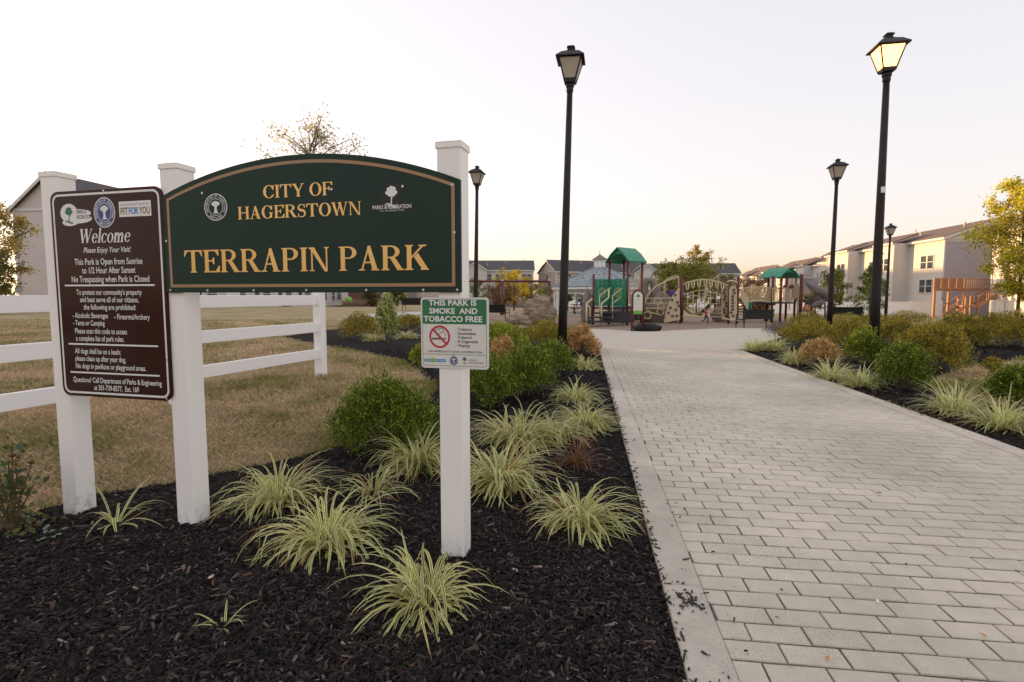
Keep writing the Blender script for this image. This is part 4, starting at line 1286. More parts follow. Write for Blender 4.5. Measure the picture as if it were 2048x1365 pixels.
SPI = ([(.25, .24, .03), (.36, .31, .04), (.48, .29, .045), (.15, .18, .03), (.58, .30, .06)], [4, 4, 2, 3, 1])
NAN = ([(.68, .36, .17), (.60, .42, .15), (.28, .27, .05), (.76, .48, .26)], [4, 3, 3, 2])
VAR = ([(.56, .55, .19), (.20, .28, .07), (.70, .67, .32), (.15, .21, .06)], [4, 4, 3, 2])
LAV = ([(.24, .20, .16), (.18, .17, .12), (.26, .21, .25)], [3, 3, 2])
LIM = ([(.31, .37, .035), (.47, .43, .06), (.19, .25, .035)], [3, 2, 2])
def shrub(px, py, wpx, hpx, label, pal, n=5000, leaf=.03, asp=.45, seed=0, name='shrub', upright=.5, lumps=14, zf=None, group=None, cat='shrub', depth=None, shoots=0, stem=True, dens=0.6):
    """py = pixel of the foot; wpx, hpx = width and height in photo pixels"""
    r = np.random.RandomState(seed + 500)
    g = G(px, py)
    sc = g.y / F
    w, h = wpx * sc / 2, hpx * sc
    z0 = (zf(g.x, g.y) if zf else g.z)
    root = empty(name, (g.x, g.y, z0), 0, label, cat, group)
    # uneven lobes
    lumps = int(lumps * 1.6)
    lc = []
    for k in range(lumps):
        a = 2.399 * k + r.uniform(-.3, .3); q = math.sqrt((k + .5) / lumps)
        zc = .30 + .48 * (1 - q * q) + r.uniform(-.09, .12)
        lc.append((math.cos(a) * q * w * .76, math.sin(a) * q * w * .76, zc * h, r.uniform(.20, .33)))
    lc = np.array(lc)
    idx = r.randint(0, lumps, n)
    d = r.normal(0, 1, (n, 3)); d /= np.linalg.norm(d, axis=1, keepdims=True)
    rad = r.uniform(0, 1, n) ** (.33 * dens + .12)
    R_ = lc[idx, 3]
    C = lc[idx, :3] + d * np.stack([R_ * w, R_ * w, R_ * h * .92], 1) * rad[:, None]
    C[:, 2] = np.abs(C[:, 2] - .01) + .01
    D = d * (1 - upright) + np.array([0, 0, 1.0]) * upright + r.normal(0, .35, (n, 3))
    if shoots:                                # feathery upright sprays
        ns = shoots
        si = r.randint(0, n, ns)
        base = C[si]; dirv = D[si] / np.linalg.norm(D[si], axis=1, keepdims=True)
        m_ = 9
        tt = np.linspace(0, 1, m_)[None, :, None]
        ln = (leaf * r.uniform(1.8, 4.6, ns))[:, None, None]
        Cs = (base[:, None, :] + dirv[:, None, :] * tt * ln).reshape(-1, 3)
        Ds = (dirv[:, None, :] * .8 + r.normal(0, .5, (ns, m_, 3))).reshape(-1, 3)
        C = np.concatenate([C, Cs]); D = np.concatenate([D, Ds])
    col = palette(r, len(C), *pal)
    if shoots: col[n:] *= 1.35
    # whole sprays share a tint
    nz = np.array([mnoise.noise(Vector(tuple(q * (9 / max(.4, w * 2))))) for q in C])
    col = col * (1 + .6 * nz)[:, None]
    o = link_mesh('foliage', leaf_mesh('foliage', C, D, leaf, asp, col, r), M_leaf, root); o['kind'] = 'stuff'
    if stem:
        m = MB()
        for k in range(7):
            a = r.uniform(0, 6.28); q = lc[r.randint(0, lumps)]
            m.tube([(math.cos(a) * .03, math.sin(a) * .03, -.03), (q[0] * .4, q[1] * .4, q[2] * .45), (q[0], q[1], q[2])], [.012, .008, .004], 5)
        m.build('stems', mat('shrub_stem', (.10, .07, .045), .8), root)
    return root
GB, GS, GN = 'dark green rounded shrubs in the beds', 'golden green low bushes in the beds', 'pink tinged bushes in the beds'
shrub(770, 905, 235, 142, 'big dark green rounded shrub on the lawn edge left of nearest post', BOX, 21000, .022, .34, 1, 'evergreen_shrub', .45, 20, mz1, GB, shoots=1500)
shrub(968, 815, 175, 104, 'dark green rounded shrub right behind the smoke free notice post', BOX, 13000, .024, .34, 2, 'evergreen_shrub', .45, 16, mz1, GB, shoots=900)
shrub(1052, 795, 145, 98, 'dark green rounded shrub in front of the unlit lamp post', BOX, 12000, .025, .34, 3, 'evergreen_shrub', .45, 16, mz1, GB, shoots=800)
shrub(1105, 755, 98, 70, 'smaller dark green shrub at the foot of the unlit lamp post', BOX, 7000, .028, .34, 4, 'evergreen_shrub', .45, 14, mz1, GB, shoots=500)
shrub(1000, 720, 130, 74, 'upright mid green bush right of the smoke free notice', LIM, 6500, .05, .42, 5, 'leafy_bush', .65, 16, mz1, GS)
shrub(1095, 700, 130, 56, 'golden green bush left of the unlit lamp post, before the boulder', SPI, 6000, .045, .42, 6, 'leafy_bush', .5, 16, mz1, GS)
shrub(1160, 712, 80, 58, 'pink and orange tinged bush beside the far path edge', NAN, 5000, .05, .42, 7, 'tinged_bush', .5, 14, mz1, GN)
shrub(1005, 735, 70, 58, 'small pink tinged bush tucked between green bushes by the notice', NAN, 2600, .042, .42, 8, 'tinged_bush', .5, 10, mz1, GN)
shrub(722, 680, 100, 52, 'orange green bush beyond the lawn, left of the slim shrub', SPI, 5000, .05, .42, 9, 'leafy_bush', .5, 14, mz1, GS)
shrub(815, 664, 70, 36, 'low orange green bush behind the slim shrub, beside the notice', SPI, 2800, .055, .42, 10, 'leafy_bush', .5, 10, mz1, GS)
shrub(775, 692, 50, 100, 'slim upright cream and green variegated shrub beyond the white fence', VAR, 4500, .05, .6, 11, 'variegated_shrub', .55, 16, mz1, None)
shrub(838, 732, 40, 48, 'yellow green bush peeping out left of the smoke free notice', LIM, 1600, .045, .45, 12, 'leafy_bush', .5, 8, mz1, GS)
# right hand bed
RB = [(1560, 672, 70, 26, 'greyish purple tufted bush at the plaza edge', LAV, 2600, .05, 'tufted_bush', None), (1615, 668, 95, 44, 'golden bush in front of the medium lamp post', SPI, 4500, .055, 'leafy_bush', GS),
      (1690, 664, 90, 34, 'low golden bush right of the medium lamp post', SPI, 3500, .055, 'leafy_bush', GS), (1618, 700, 130, 58, 'wide golden bush behind the pale clumps of the right bed', SPI, 6500, .045, 'leafy_bush', GS),
      (1640, 733, 85, 54, 'orange pink tinged bush left of the glowing lamp post', NAN, 4200, .042, 'tinged_bush', GN), (1700, 700, 100, 60, 'golden bush directly left behind the glowing lamp pole', SPI, 4500, .045, 'leafy_bush', GS),
      (1728, 730, 80, 62, 'dark green shrub behind the glowing lamp pole', BOX, 5000, .036, 'evergreen_shrub', GB), (1803, 782, 105, 92, 'dark green rounded shrub right of the glowing lamp post', BOX, 8000, .032, 'evergreen_shrub', GB),
      (1790, 700, 90, 62, 'golden bush directly right behind the glowing lamp pole', SPI, 4200, .05, 'leafy_bush', GS), (1862, 742, 150, 98, 'large golden green bush in the middle of the right bed', SPI, 9500, .042, 'leafy_bush', GS),
      (1815, 655, 100, 32, 'low golden bush in front of the white privacy fence', SPI, 3500, .065, 'leafy_bush', GS), (1920, 690, 120, 58, 'golden green bush below the wooden deck stairs', SPI, 5500, .055, 'leafy_bush', GS),
      (2010, 697, 150, 72, 'golden green bush under the sunlit tree', SPI, 6500, .055, 'leafy_bush', GS), (2035, 815, 110, 78, 'dark green shrub cut by the right frame edge', BOX, 6500, .034, 'evergreen_shrub', GB),
      (1745, 668, 90, 40, 'golden bush behind the glowing lamp pole, farthest back', SPI, 3200, .06, 'leafy_bush', GS), (1985, 745, 40, 30, 'small olive sprig left of the shrub at the right frame edge', SPI, 700, .04, 'leafy_bush', GS)]
for i, (px, py, w, h, lab, pal, n, lf, nm, grp) in enumerate(RB):
    shrub(px, py, w, h, lab, pal, n, lf, .32 if pal is BOX else .42, 40 + i, nm, .5, 15, mz2 if inside(bed2, np.array([G(px, py).x]), np.array([G(px, py).y]))[0] else None, grp, shoots=500 if pal is BOX else 0)
# the leggy rose at the left frame edge
def rose():
    r = np.random.RandomState(77)
    g = G(28, 1062); z = mz1(g.x, g.y)
    root = empty('rose_bush', (g.x, g.y, z), 0, 'leggy rose bush with faded red blooms at the left frame edge', 'shrub')
    C, D = [], []; m = MB(); tips = []
    for k in range(15):
        a = r.uniform(0, 6.28); ln = r.uniform(.22, .5); le = r.uniform(.25, .75)
        p0 = Vector((0, 0, -.02)); p1 = Vector((math.cos(a) * le * ln * .4, math.sin(a) * le * ln * .4, ln * .5)); p2 = Vector((math.cos(a) * le * ln, math.sin(a) * le * ln, ln * .95))
        m.tube([p0, p1, p2], [.006, .0045, .0025], 5); tips.append(p2)
        for q in range(26):
            t = r.uniform(.25, 1); b = p1.lerp(p2, (t - .4) / .6) if t > .4 else p0.lerp(p1, t / .4)
            C.append(b + Vector(r.normal(0, .022, 3))); D.append(r.normal(0, 1, 3) + np.array([0, 0, .4]))
    for k in range(60):                       # fresh growth near the ground
        C.append(Vector((r.normal(.05, .07), r.normal(-.03, .06), r.uniform(.01, .08)))); D.append(r.normal(0, 1, 3) + np.array([0, 0, .5]))
    C, D = np.array([tuple(c) for c in C]), np.array(D); C[:, 2] = np.abs(C[:, 2])
    col = palette(r, len(C), [(.07, .11, .03), (.13, .14, .04), (.20, .13, .05), (.10, .14, .09)], [4, 4, 2, 2])
    m.build('canes', mat('rose_cane', (.16, .11, .06), .7), root)
    o = link_mesh('foliage', leaf_mesh('foliage', C, D, .036, .6, col, r), M_leaf, root); o['kind'] = 'stuff'
    for t in tips[:6]:
        b = MB()
        for k in range(7):
            a = k * 2.4; b.add([t, t + Vector((math.cos(a) * .012, math.sin(a) * .012, .004)), t + Vector((math.cos(a + .5) * .016, math.sin(a + .5) * .016, .016)), t + Vector((math.cos(a + .9) * .008, math.sin(a + .9) * .008, .014))], [(0, 1, 2, 3)])
        b.build('bloom', mat('faded_rose', (.20, .04, .03), .8), root)
    g2 = G(85, 1085); root2 = empty('seedling', (g2.x, g2.y, mz1(g2.x, g2.y)), 0, 'low bluish green seedling in mulch right of the rose bush', 'plant')
    for k in range(11):
        a = r.uniform(0, 6.28); q = r.uniform(.01, .07); c = Vector((math.cos(a) * q, math.sin(a) * q, .012 + r.uniform(0, .02))); L = r.uniform(.03, .045); d = Vector((math.cos(a), math.sin(a), .15)); s_ = Vector((-math.sin(a), math.cos(a), 0)) * L * .3
        b = MB(); b.add([c, c + d * L * .5 + s_ + Vector((0, 0, .004)), c + d * L, c + d * L * .5 - s_ + Vector((0, 0, .004))], [(0, 1, 2, 3)]); b.build('leaf', mat('seedling_leaf', (.12, .17, .11), .55), root2)
rose()

# ================================================================== PLAYGROUND
M_maroon = mat('maroon_post', (0.115, 0.022, 0.022), 0.42, spec=0.4)
M_bcream = mat('cream_bar', (0.62, 0.50, 0.30), 0.45)
M_pcream = mat('cream_panel', (0.58, 0.47, 0.31), 0.5, var=(3, (0.54, 0.43, 0.28)))
M_roofg = mat('play_roof_green', (0.015, 0.24, 0.13), 0.42)
M_pgreen = mat('play_panel_green', (0.012, 0.22, 0.13), 0.45)
M_deck = mat('deck_dark', (0.03, 0.03, 0.034), 0.7)
M_rock = mat('play_rock', (0.17, 0.135, 0.115), 0.9, var=(3, (0.27, 0.22, 0.185)), bump=(6, 0.8))
M_slide = mat('slide_grey', (0.22, 0.19, 0.19), 0.45)
YT = 30.5
def rock(name, c, rad, seed, m=M_rock, parent=None, amp=.28, flat=0.0, world=True):
    """lumpy boulder, rad=(x,y,z) half sizes, c = centre of its foot"""
    me = MB(); n1, n2 = 16, 22
    for i in range(n1 + 1):
        ph = math.pi * i / n1
        for k in range(n2):
            th = 2 * math.pi * k / n2
            d = Vector((math.sin(ph) * math.cos(th), math.sin(ph) * math.sin(th), math.cos(ph)))
            q = 1 + amp * mnoise.noise(d * 1.7 + Vector((seed, seed * 2, 0))) + amp * .5 * mnoise.noise(d * 4 + Vector((seed, 3, 1))) + amp * .22 * mnoise.noise(d * 9 + Vector((seed, 3, 1)))
            if flat: q *= 1 + .05 * math.sin(d.z * 22 + d.x * 3)
            z = d.z * rad[2] * q
            me.v.append((c[0] + d.x * rad[0] * q, c[1] + d.y * rad[1] * q, c[2] + rad[2] * .7 + z))
    for i in range(n1):
        for k in range(n2):
            k2 = (k + 1) % n2; me.f.append((i * n2 + k, (i + 1) * n2 + k, (i + 1) * n2 + k2, i * n2 + k2))
    return me.build(name, m, parent, smooth=True, world=world)
def arc_pts(a, b, rise, n=12):
    a, b = Vector(a), Vector(b)
    return [a.lerp(b, k / n) + Vector((0, 0, rise * math.sin(math.pi * k / n))) for k in range(n + 1)]
def gable_roof(name, c, half, length, eave, ridge, rz, root, over=.16):
    """small play roof: gable faces local -y"""
    q = Matrix.Rotation(rz, 3, 'Z'); c = Vector(c)
    m = MB(); hw = half + over; L = length / 2 + over
    sec = [(-hw, eave - .10), (-hw * .52, eave + (ridge - eave) * .52), (0, ridge), (hw * .52, eave + (ridge - eave) * .52), (hw, eave - .10)]
    inn = [(x * .97, z - .05) for x, z in sec]
    v = []
    for y in (-L, L):
        v += [c + q @ Vector((x, y, z)) for x, z in sec] + [c + q @ Vector((x, y, z)) for x, z in inn]
    f = []
    for k in range(4):
        f += [(k, k + 1, k + 11, k + 10), (k + 5, k + 15, k + 16, k + 6), (k, k + 5, k + 6, k + 1), (k + 10, k + 11, k + 16, k + 15)]
    f += [(0, 10, 15, 5), (4, 9, 19, 14)]
    m.add(v, f)
    # arched gable boards
    for y in (-length / 2 - .02, length / 2 + .02):
        pts = [(-half, eave - .12)]
        for k in range(11):
            a = math.pi * (1 - k / 10); pts.append((half * .82 * math.cos(a), eave - .10 + (ridge - eave) * .62 * math.sin(a)))
        pts += [(half, eave - .12), (half * .55, eave + (ridge - eave) * .5), (0, ridge - .06), (-half * .55, eave + (ridge - eave) * .5)]
        m.prism([c + q @ Vector((x, y, z)) for x, z in pts], q @ Vector((0, .04, 0)))
    return m.build(name, M_roofg, root, world=True)

def main_tower():
    g = GD(1250, YT); root = empty('play_tower', g, 0, 'play tower with green gabled roof, green panels and cream stair rails', 'play structure')
    rz = R(40); q = Matrix.Rotation(rz, 3, 'Z'); s = .63
    zb = g.z
    cs = [g + q @ Vector((x, y, 0)) for x, y in ((-s, -s), (s, -s), (s, s), (-s, s))]
    top = P(1250, 521, YT).z
    for c in cs:
        m = MB(); m.tube([(c.x, c.y, zb - .02), (c.x, c.y, top + .05)], .062, 10); m.tube([(c.x, c.y, top - .12), (c.x, c.y, top + .02)], .085, 10); m.build('post', M_maroon, root, True, True)
    gable_roof('roof', (g.x, g.y, 0), s + .03, 2 * s, top, P(1240, 496, YT).z, R(-50), root)
    dz = P(1250, 616, YT).z
    m = MB(); m.box((g.x, g.y, dz), (2 * s, 2 * s, .10), rz=rz); m.build('deck', M_deck, root, world=True)
    # side landing with its own post
    pL = P(1186, 640, YT - .4); c0 = cs[3]
    m = MB(); m.tube([(pL.x, pL.y, zb - .02), (pL.x, pL.y, P(1186, 549, YT - .4).z)], .062, 10); m.build('post', M_maroon, root, True, True)
    pB = pL + (cs[2] - cs[3])
    m = MB(); m.prism([(pL.x, pL.y, dz - .05), (c0.x, c0.y, dz - .05), (cs[2].x, cs[2].y, dz - .05), (pB.x, pB.y, dz - .05)], (0, 0, .1)); m.build('landing', M_deck, root, world=True)
    # green pierced panels with raised marks
    for (a, b) in ((pL, c0), (c0, cs[0])):
        d = (b - a); d.z = 0; L = d.length; d.normalize(); nrm = Vector((d.y, -d.x, 0))
        z0, z1 = P(1215, 612, YT).z, P(1215, 559, YT).z
        m = MB(); a0 = a + d * .08; b0 = b - d * .05
        n = 14; pts = [Vector((a0.x, a0.y, z0)), Vector((b0.x, b0.y, z0))]
        for k in range(n + 1):
            t = 1 - k / n; p = a0.lerp(b0, t); pts.append(Vector((p.x, p.y, z1 + .03 * math.sin(t * 22))))
        m.prism(pts, nrm * .05); pn = m.build('panel', M_pgreen, root, world=True)
        m = MB(); cc = a0.lerp(b0, .5); 
        def fn(u, z, off): return Vector((cc.x, cc.y, 0)) + d * u + nrm * (.055 + off) + Vector((0, 0, z))
        zc = (z0 + z1) / 2
        for (u, z, rr) in ((0, zc, .28), (0, zc, .19), (0, zc, .10)): disc(m, u, z, min(rr, L * .33), rr, 0.001, 20, fn, ri=.78)
        for k in range(9): disc(m, (k % 3 - 1) * L * .27, zc + (.55 if k < 3 else -.5 if k < 6 else .42) + .05 * (k % 2), .05, .06, .002, 10, fn, ri=.6)
        m.build('panel_marks', mat('panel_marks', (.30, .36, .16), .5), pn, world=True)
    # stairs towards the viewer
    for k in range(4):
        t = (k + .5) / 4
        p = P(1165 + 55 * t, 640, YT - 2.6 + 1.9 * t); z = zb + .16 + (dz - zb - .1) * t
        m = MB(); m.box((p.x + .35, p.y, z), (1.25, .48, .07), rz=R(6)); m.build('step', M_deck, root, world=True)
    m = MB(); a = P(1218, 600, YT - .7); m.box((a.x + .35, a.y - .55, zb + .45), (1.9, .08, .62), rz=R(6)); m.build('stair_riser', M_deck, root, world=True)
    rails = [[(1173, 651), (1173, 612), (1174, 607), (1184, 598)], [(1180, 640), (1180, 616), (1176, 611)], [(1203, 653), (1203, 608), (1217, 596), (1218, 580)], [(1199, 628), (1199, 592), (1221, 576)],
             [(1225, 638), (1225, 592), (1244, 577)], [(1226, 607), (1243, 594)]]
    for i, rl in enumerate(rails):
        m = MB(); Y0 = YT - 2.4 + .25 * i
        m.tube([P(x, y, Y0 + .8 * k / len(rl)) for k, (x, y) in enumerate(rl)], .045 if i in (0, 2) else .032, 8); m.build('handrail', M_bcream, root, True, True)
    # cream barrier bars behind and tall hoop
    m = MB()
    for x in (1256, 1260, 1270, 1275): m.tube([P(x, 608, YT + 1), P(x, 558, YT + 1)], .045, 6)
    m.tube([P(1254, 563, YT + 1), P(1278, 563, YT + 1)], .03, 6); m.build('barrier', M_bcream, root, True, True)
    m = MB(); m.tube([P(1281, 612, YT + 1), P(1281, 540, YT + 1), P(1284, 532, YT + 1), P(1290, 533, YT + 1)], .06, 8)
    m.tube([P(1262, 552, YT + 1), P(1268, 541, YT + 1), P(1281, 531, YT + 1)], .03, 6); m.build('hoop', M_bcream, root, True, True)
    return root
main_tower()
# sculpted climbing rocks around the tower
for (px, py, w, h, Y, seed, lab) in ((1176, 640, 24, 72, 31.5, 1, 'tall grey brown climbing rock left of the play tower'), (1322, 643, 74, 62, 33, 2, 'dark climbing rock mass behind the arched climber'), (1238, 640, 50, 40, 33, 3, 'low climbing rock under the play tower deck'),
                                  (1441, 642, 34, 36, 33.5, 5, 'small grey climbing rock behind the climbing walls')):
    g = GD(px, Y); s = Y / F
    o = rock('climbing_rock', Vector((0, 0, -.1)), (w * s / 2, max(.5, w * s / 2.4), h * s * .58), seed, world=False); o.location = g
    tag(o, lab, 'climbing rock', 'climbing rocks of the playground')
def rock_arch():
    Y = 33.0; g = GD(1300, Y); root = empty('rock_arch', g, 0, 'brown climbing rock arch with a round hole right of tower', 'climbing rock')
    pts = [P(1286, 640, Y), P(1284, 600, Y), P(1287, 572, Y), P(1295, 560, Y), P(1304, 562, Y), P(1309, 575, Y), P(1312, 600, Y), P(1318, 640, Y)]
    m = MB(); m.tube(pts, [.55, .42, .24, .2, .22, .25, .4, .6], 10)
    v = []
    for p in m.v:
        k = 1 + 0; nz = mnoise.noise(Vector(p) * 2.2); v.append((p[0] + .1 * nz, p[1] + .1 * mnoise.noise(Vector(p) * 2.5 + Vector((4, 0, 0))), p[2] + .08 * nz))
    m.v = v; m.build('arch', M_rock, root, True, True)
rock_arch()
def tubes(root, name, lists, r, Y, m_=None, n=6):
    m = MB()
    for l in lists: m.tube([P(q[0], q[1], q[2] if len(q) > 2 else Y) for q in l], r, n)
    return m.build(name, m_ or M_bcream, root, True, True)
def climber():
    Y = 31.5; g = GD(1361, Y); root = empty('arched_climber', g, 0, 'cream arched climbing frame with rings, nets and maroon posts', 'play structure')
    zb = g.z - .02
    for (px, Yp, t) in ((1361, Y, 552), (1364, Y + 2, 560), (1446, Y + 2, 557), (1457, Y, 553), (1474, Y - .2, 553), (1430, Y + 2.4, 590)):
        p = GD(px, Yp); m = MB(); m.tube([(p.x, p.y, p.z - .02), (p.x, p.y, P(px, t, Yp).z)], .075, 10); m.build('post', M_maroon, root, True, True)
    tubes(root, 'arch_bar', [[(1286, 622), (1290, 604), (1297, 588), (1312, 573), (1334, 562), (1358, 554)], [(1330, 598), (1330, 563), (1338, 557), (1352, 552), (1357, 553), (1357, 600)]], .040, Y)
    tubes(root, 'cross_bar', [[(1290, 597), (1346, 597)], [(1289, 607), (1340, 607)], [(1289, 617), (1334, 617)], [(1292, 620), (1303, 626), (1320, 630)]], .036, Y)
    def ring(x, y, r_): return [(x + r_ * math.cos(6.2832 * k / 14), y + r_ * math.sin(6.2832 * k / 14)) for k in range(15)]
    for rg in (ring(1315, 603, 7), ring(1322, 612, 6.5), ring(1321, 624, 7), ring(1295, 631, 7)): tubes(root, 'ring', [rg], .032, Y)
    # left climbing wall, quarter arch
    pts = [(1329, 646), (1332, 628), (1338, 610), (1347, 592), (1359, 578), (1360, 640)]
    m = MB(); m.prism([P(x, y, Y - .5) for x, y in pts], (0, .07, 0)); w1 = m.build('climbing_wall', M_pcream, root, world=True)
    tubes(root, 'wall_rim', [pts[:5], [(1329, 646), (1329, 640)]], .045, Y - .5)
    rr = random.Random(3)
    def holds(cells, Yh, par):
        for (x, y) in cells:
            c = P(x, y, Yh); m = MB(); m.lathe((0, 0, 0), [(.08, 0), (.07, .05), (.02, .07)], 6)
            m.v = [(c.x + p[0], c.y - p[2], c.z + p[1] * rr.uniform(.8, 1.3)) for p in m.v]; m.build('hold', mat('climb_hold', (.10, .085, .08), .7), par, world=True)
    holds([(1355, 605), (1344, 600), (1350, 590), (1352, 620), (1341, 616), (1345, 632), (1354, 632), (1337, 626), (1358, 612)], Y - .52, w1)
    # overhead arch with hanging loops
    top = [(1363, 571), (1376, 565), (1392, 561), (1408, 559.5), (1424, 561), (1440, 565), (1458, 573)]
    tubes(root, 'overhead_arch', [top, [(x, y, Y + .9) for x, y in top]], .042, Y)
    for x, y in ((1374, 566), (1385, 563), (1397, 561), (1410, 560), (1421, 561), (1433, 563), (1444, 567)):
        tubes(root, 'hanging_loop', [[(x - 2, y), (x - 1, y + 12), (x + 1, y + 15), (x + 3, y + 10), (x + 4, y, Y + .5)]], .03, Y)
    # net
    low = [(1365, 589), (1375, 588), (1388, 583), (1400, 581), (1412, 581), (1422, 584), (1434, 588), (1446, 589)]
    net = [low]
    for i, x in enumerate((1375, 1386, 1398, 1410, 1421, 1433)):
        yt = 588 - 7 * math.sin((x - 1365) / 81 * math.pi); net.append([(x, yt), (x, 629 - (3 if i in (0, 5) else 0))])
    for (y, a, b) in ((597, 1375, 1386), (592, 1386, 1398), (597, 1398, 1410), (592, 1410, 1421), (597, 1421, 1433), (608, 1369, 1440), (618, 1372, 1445), (627, 1382, 1446)): net.append([(a, y), (b, y)])
    tubes(root, 'climbing_net', net, .026, Y + .4)
    tubes(root, 'ground_bar', [[(1363, 634), (1442, 634)]], .035, Y + .4)
    # twin climbing walls on the right
    for (a, b, Yw) in ((1444, 1456, Y + .2), (1459, 1474, Y - .4)):
        mid = (a + b) / 2
        pts = [(a, 637), (b, 638), (b, 580), (b - 3, 574), (mid, 571.5), (a + 2, 575), (a, 582)]
        m = MB(); m.prism([P(x, y, Yw) for x, y in pts], (0, .08, 0)); w2 = m.build('climbing_wall', M_pcream, root, world=True)
        holds([(a + 3 + rr.uniform(0, b - a - 6), 580 + k * 6.5) for k in range(9)], Yw - .02, w2)
    tubes(root, 'wall_foot_bar', [[(1444, 637), (1460, 640), (1476, 641)]], .05, Y - .5)
    tubes(root, 'wall_top_bar', [[(1455, 564), (1462, 562), (1468, 563), (1475, 566)]], .05, Y - .5)
    # small curved slide at the left foot of the net
    m = MB(); v = []
    sp = [(1366, 607), (1368, 616), (1373, 623), (1380, 628), (1387, 630)]
    for (x, y) in sp:
        p = P(x, y, Y + 1.2); v += [p + Vector((0, -.25, .08)), p + Vector((0, -.25, 0)), p + Vector((0, .25, 0)), p + Vector((0, .25, .08))]
    m.add(v, [(4 * i + j, 4 * i + j + 1, 4 * i + j + 5, 4 * i + j + 4) for i in range(len(sp) - 1) for j in range(3)]); m.build('small_slide', mat('slide_tan', (.34, .25, .12), .5), root, world=True)
    # dark slide rising to the right
    m = MB(); v = []
    sp = [(1396, 632), (1404, 631), (1414, 622), (1424, 610), (1432, 600)]
    for (x, y) in sp:
        p = P(x, y, Y + 2); v += [p + Vector((-.12, 0, .2)), p + Vector((0, 0, 0)), p + Vector((.2, .5, 0)), p + Vector((.1, .5, .2))]
    m.add(v, [(4 * i + j, 4 * i + j + 1, 4 * i + j + 5, 4 * i + j + 4) for i in range(len(sp) - 1) for j in range(3)]); m.build('dark_slide', M_deck, root, world=True)
climber()
def baluster_panel(root, name, pts_top, pts_bot, Y, n, m_=None, th=.022):
    """pts: two pixel polylines sampled n times; bars plus both rails"""
    def samp(pl, t):
        k = t * (len(pl) - 1); i = min(int(k), len(pl) - 2); f = k - i
        return (pl[i][0] * (1 - f) + pl[i + 1][0] * f, pl[i][1] * (1 - f) + pl[i + 1][1] * f)
    m = MB()
    for k in range(n):
        a, b = samp(pts_top, k / (n - 1)), samp(pts_bot, k / (n - 1)); m.tube([P(*a, Y), P(*b, Y)], th, 5)
    m.tube([P(*samp(pts_top, k / 8), Y) for k in range(9)], .042, 6); m.tube([P(*samp(pts_bot, k / 8), Y) for k in range(9)], .042, 6)
    return m.build(name, m_ or M_bcream, root, False, True)
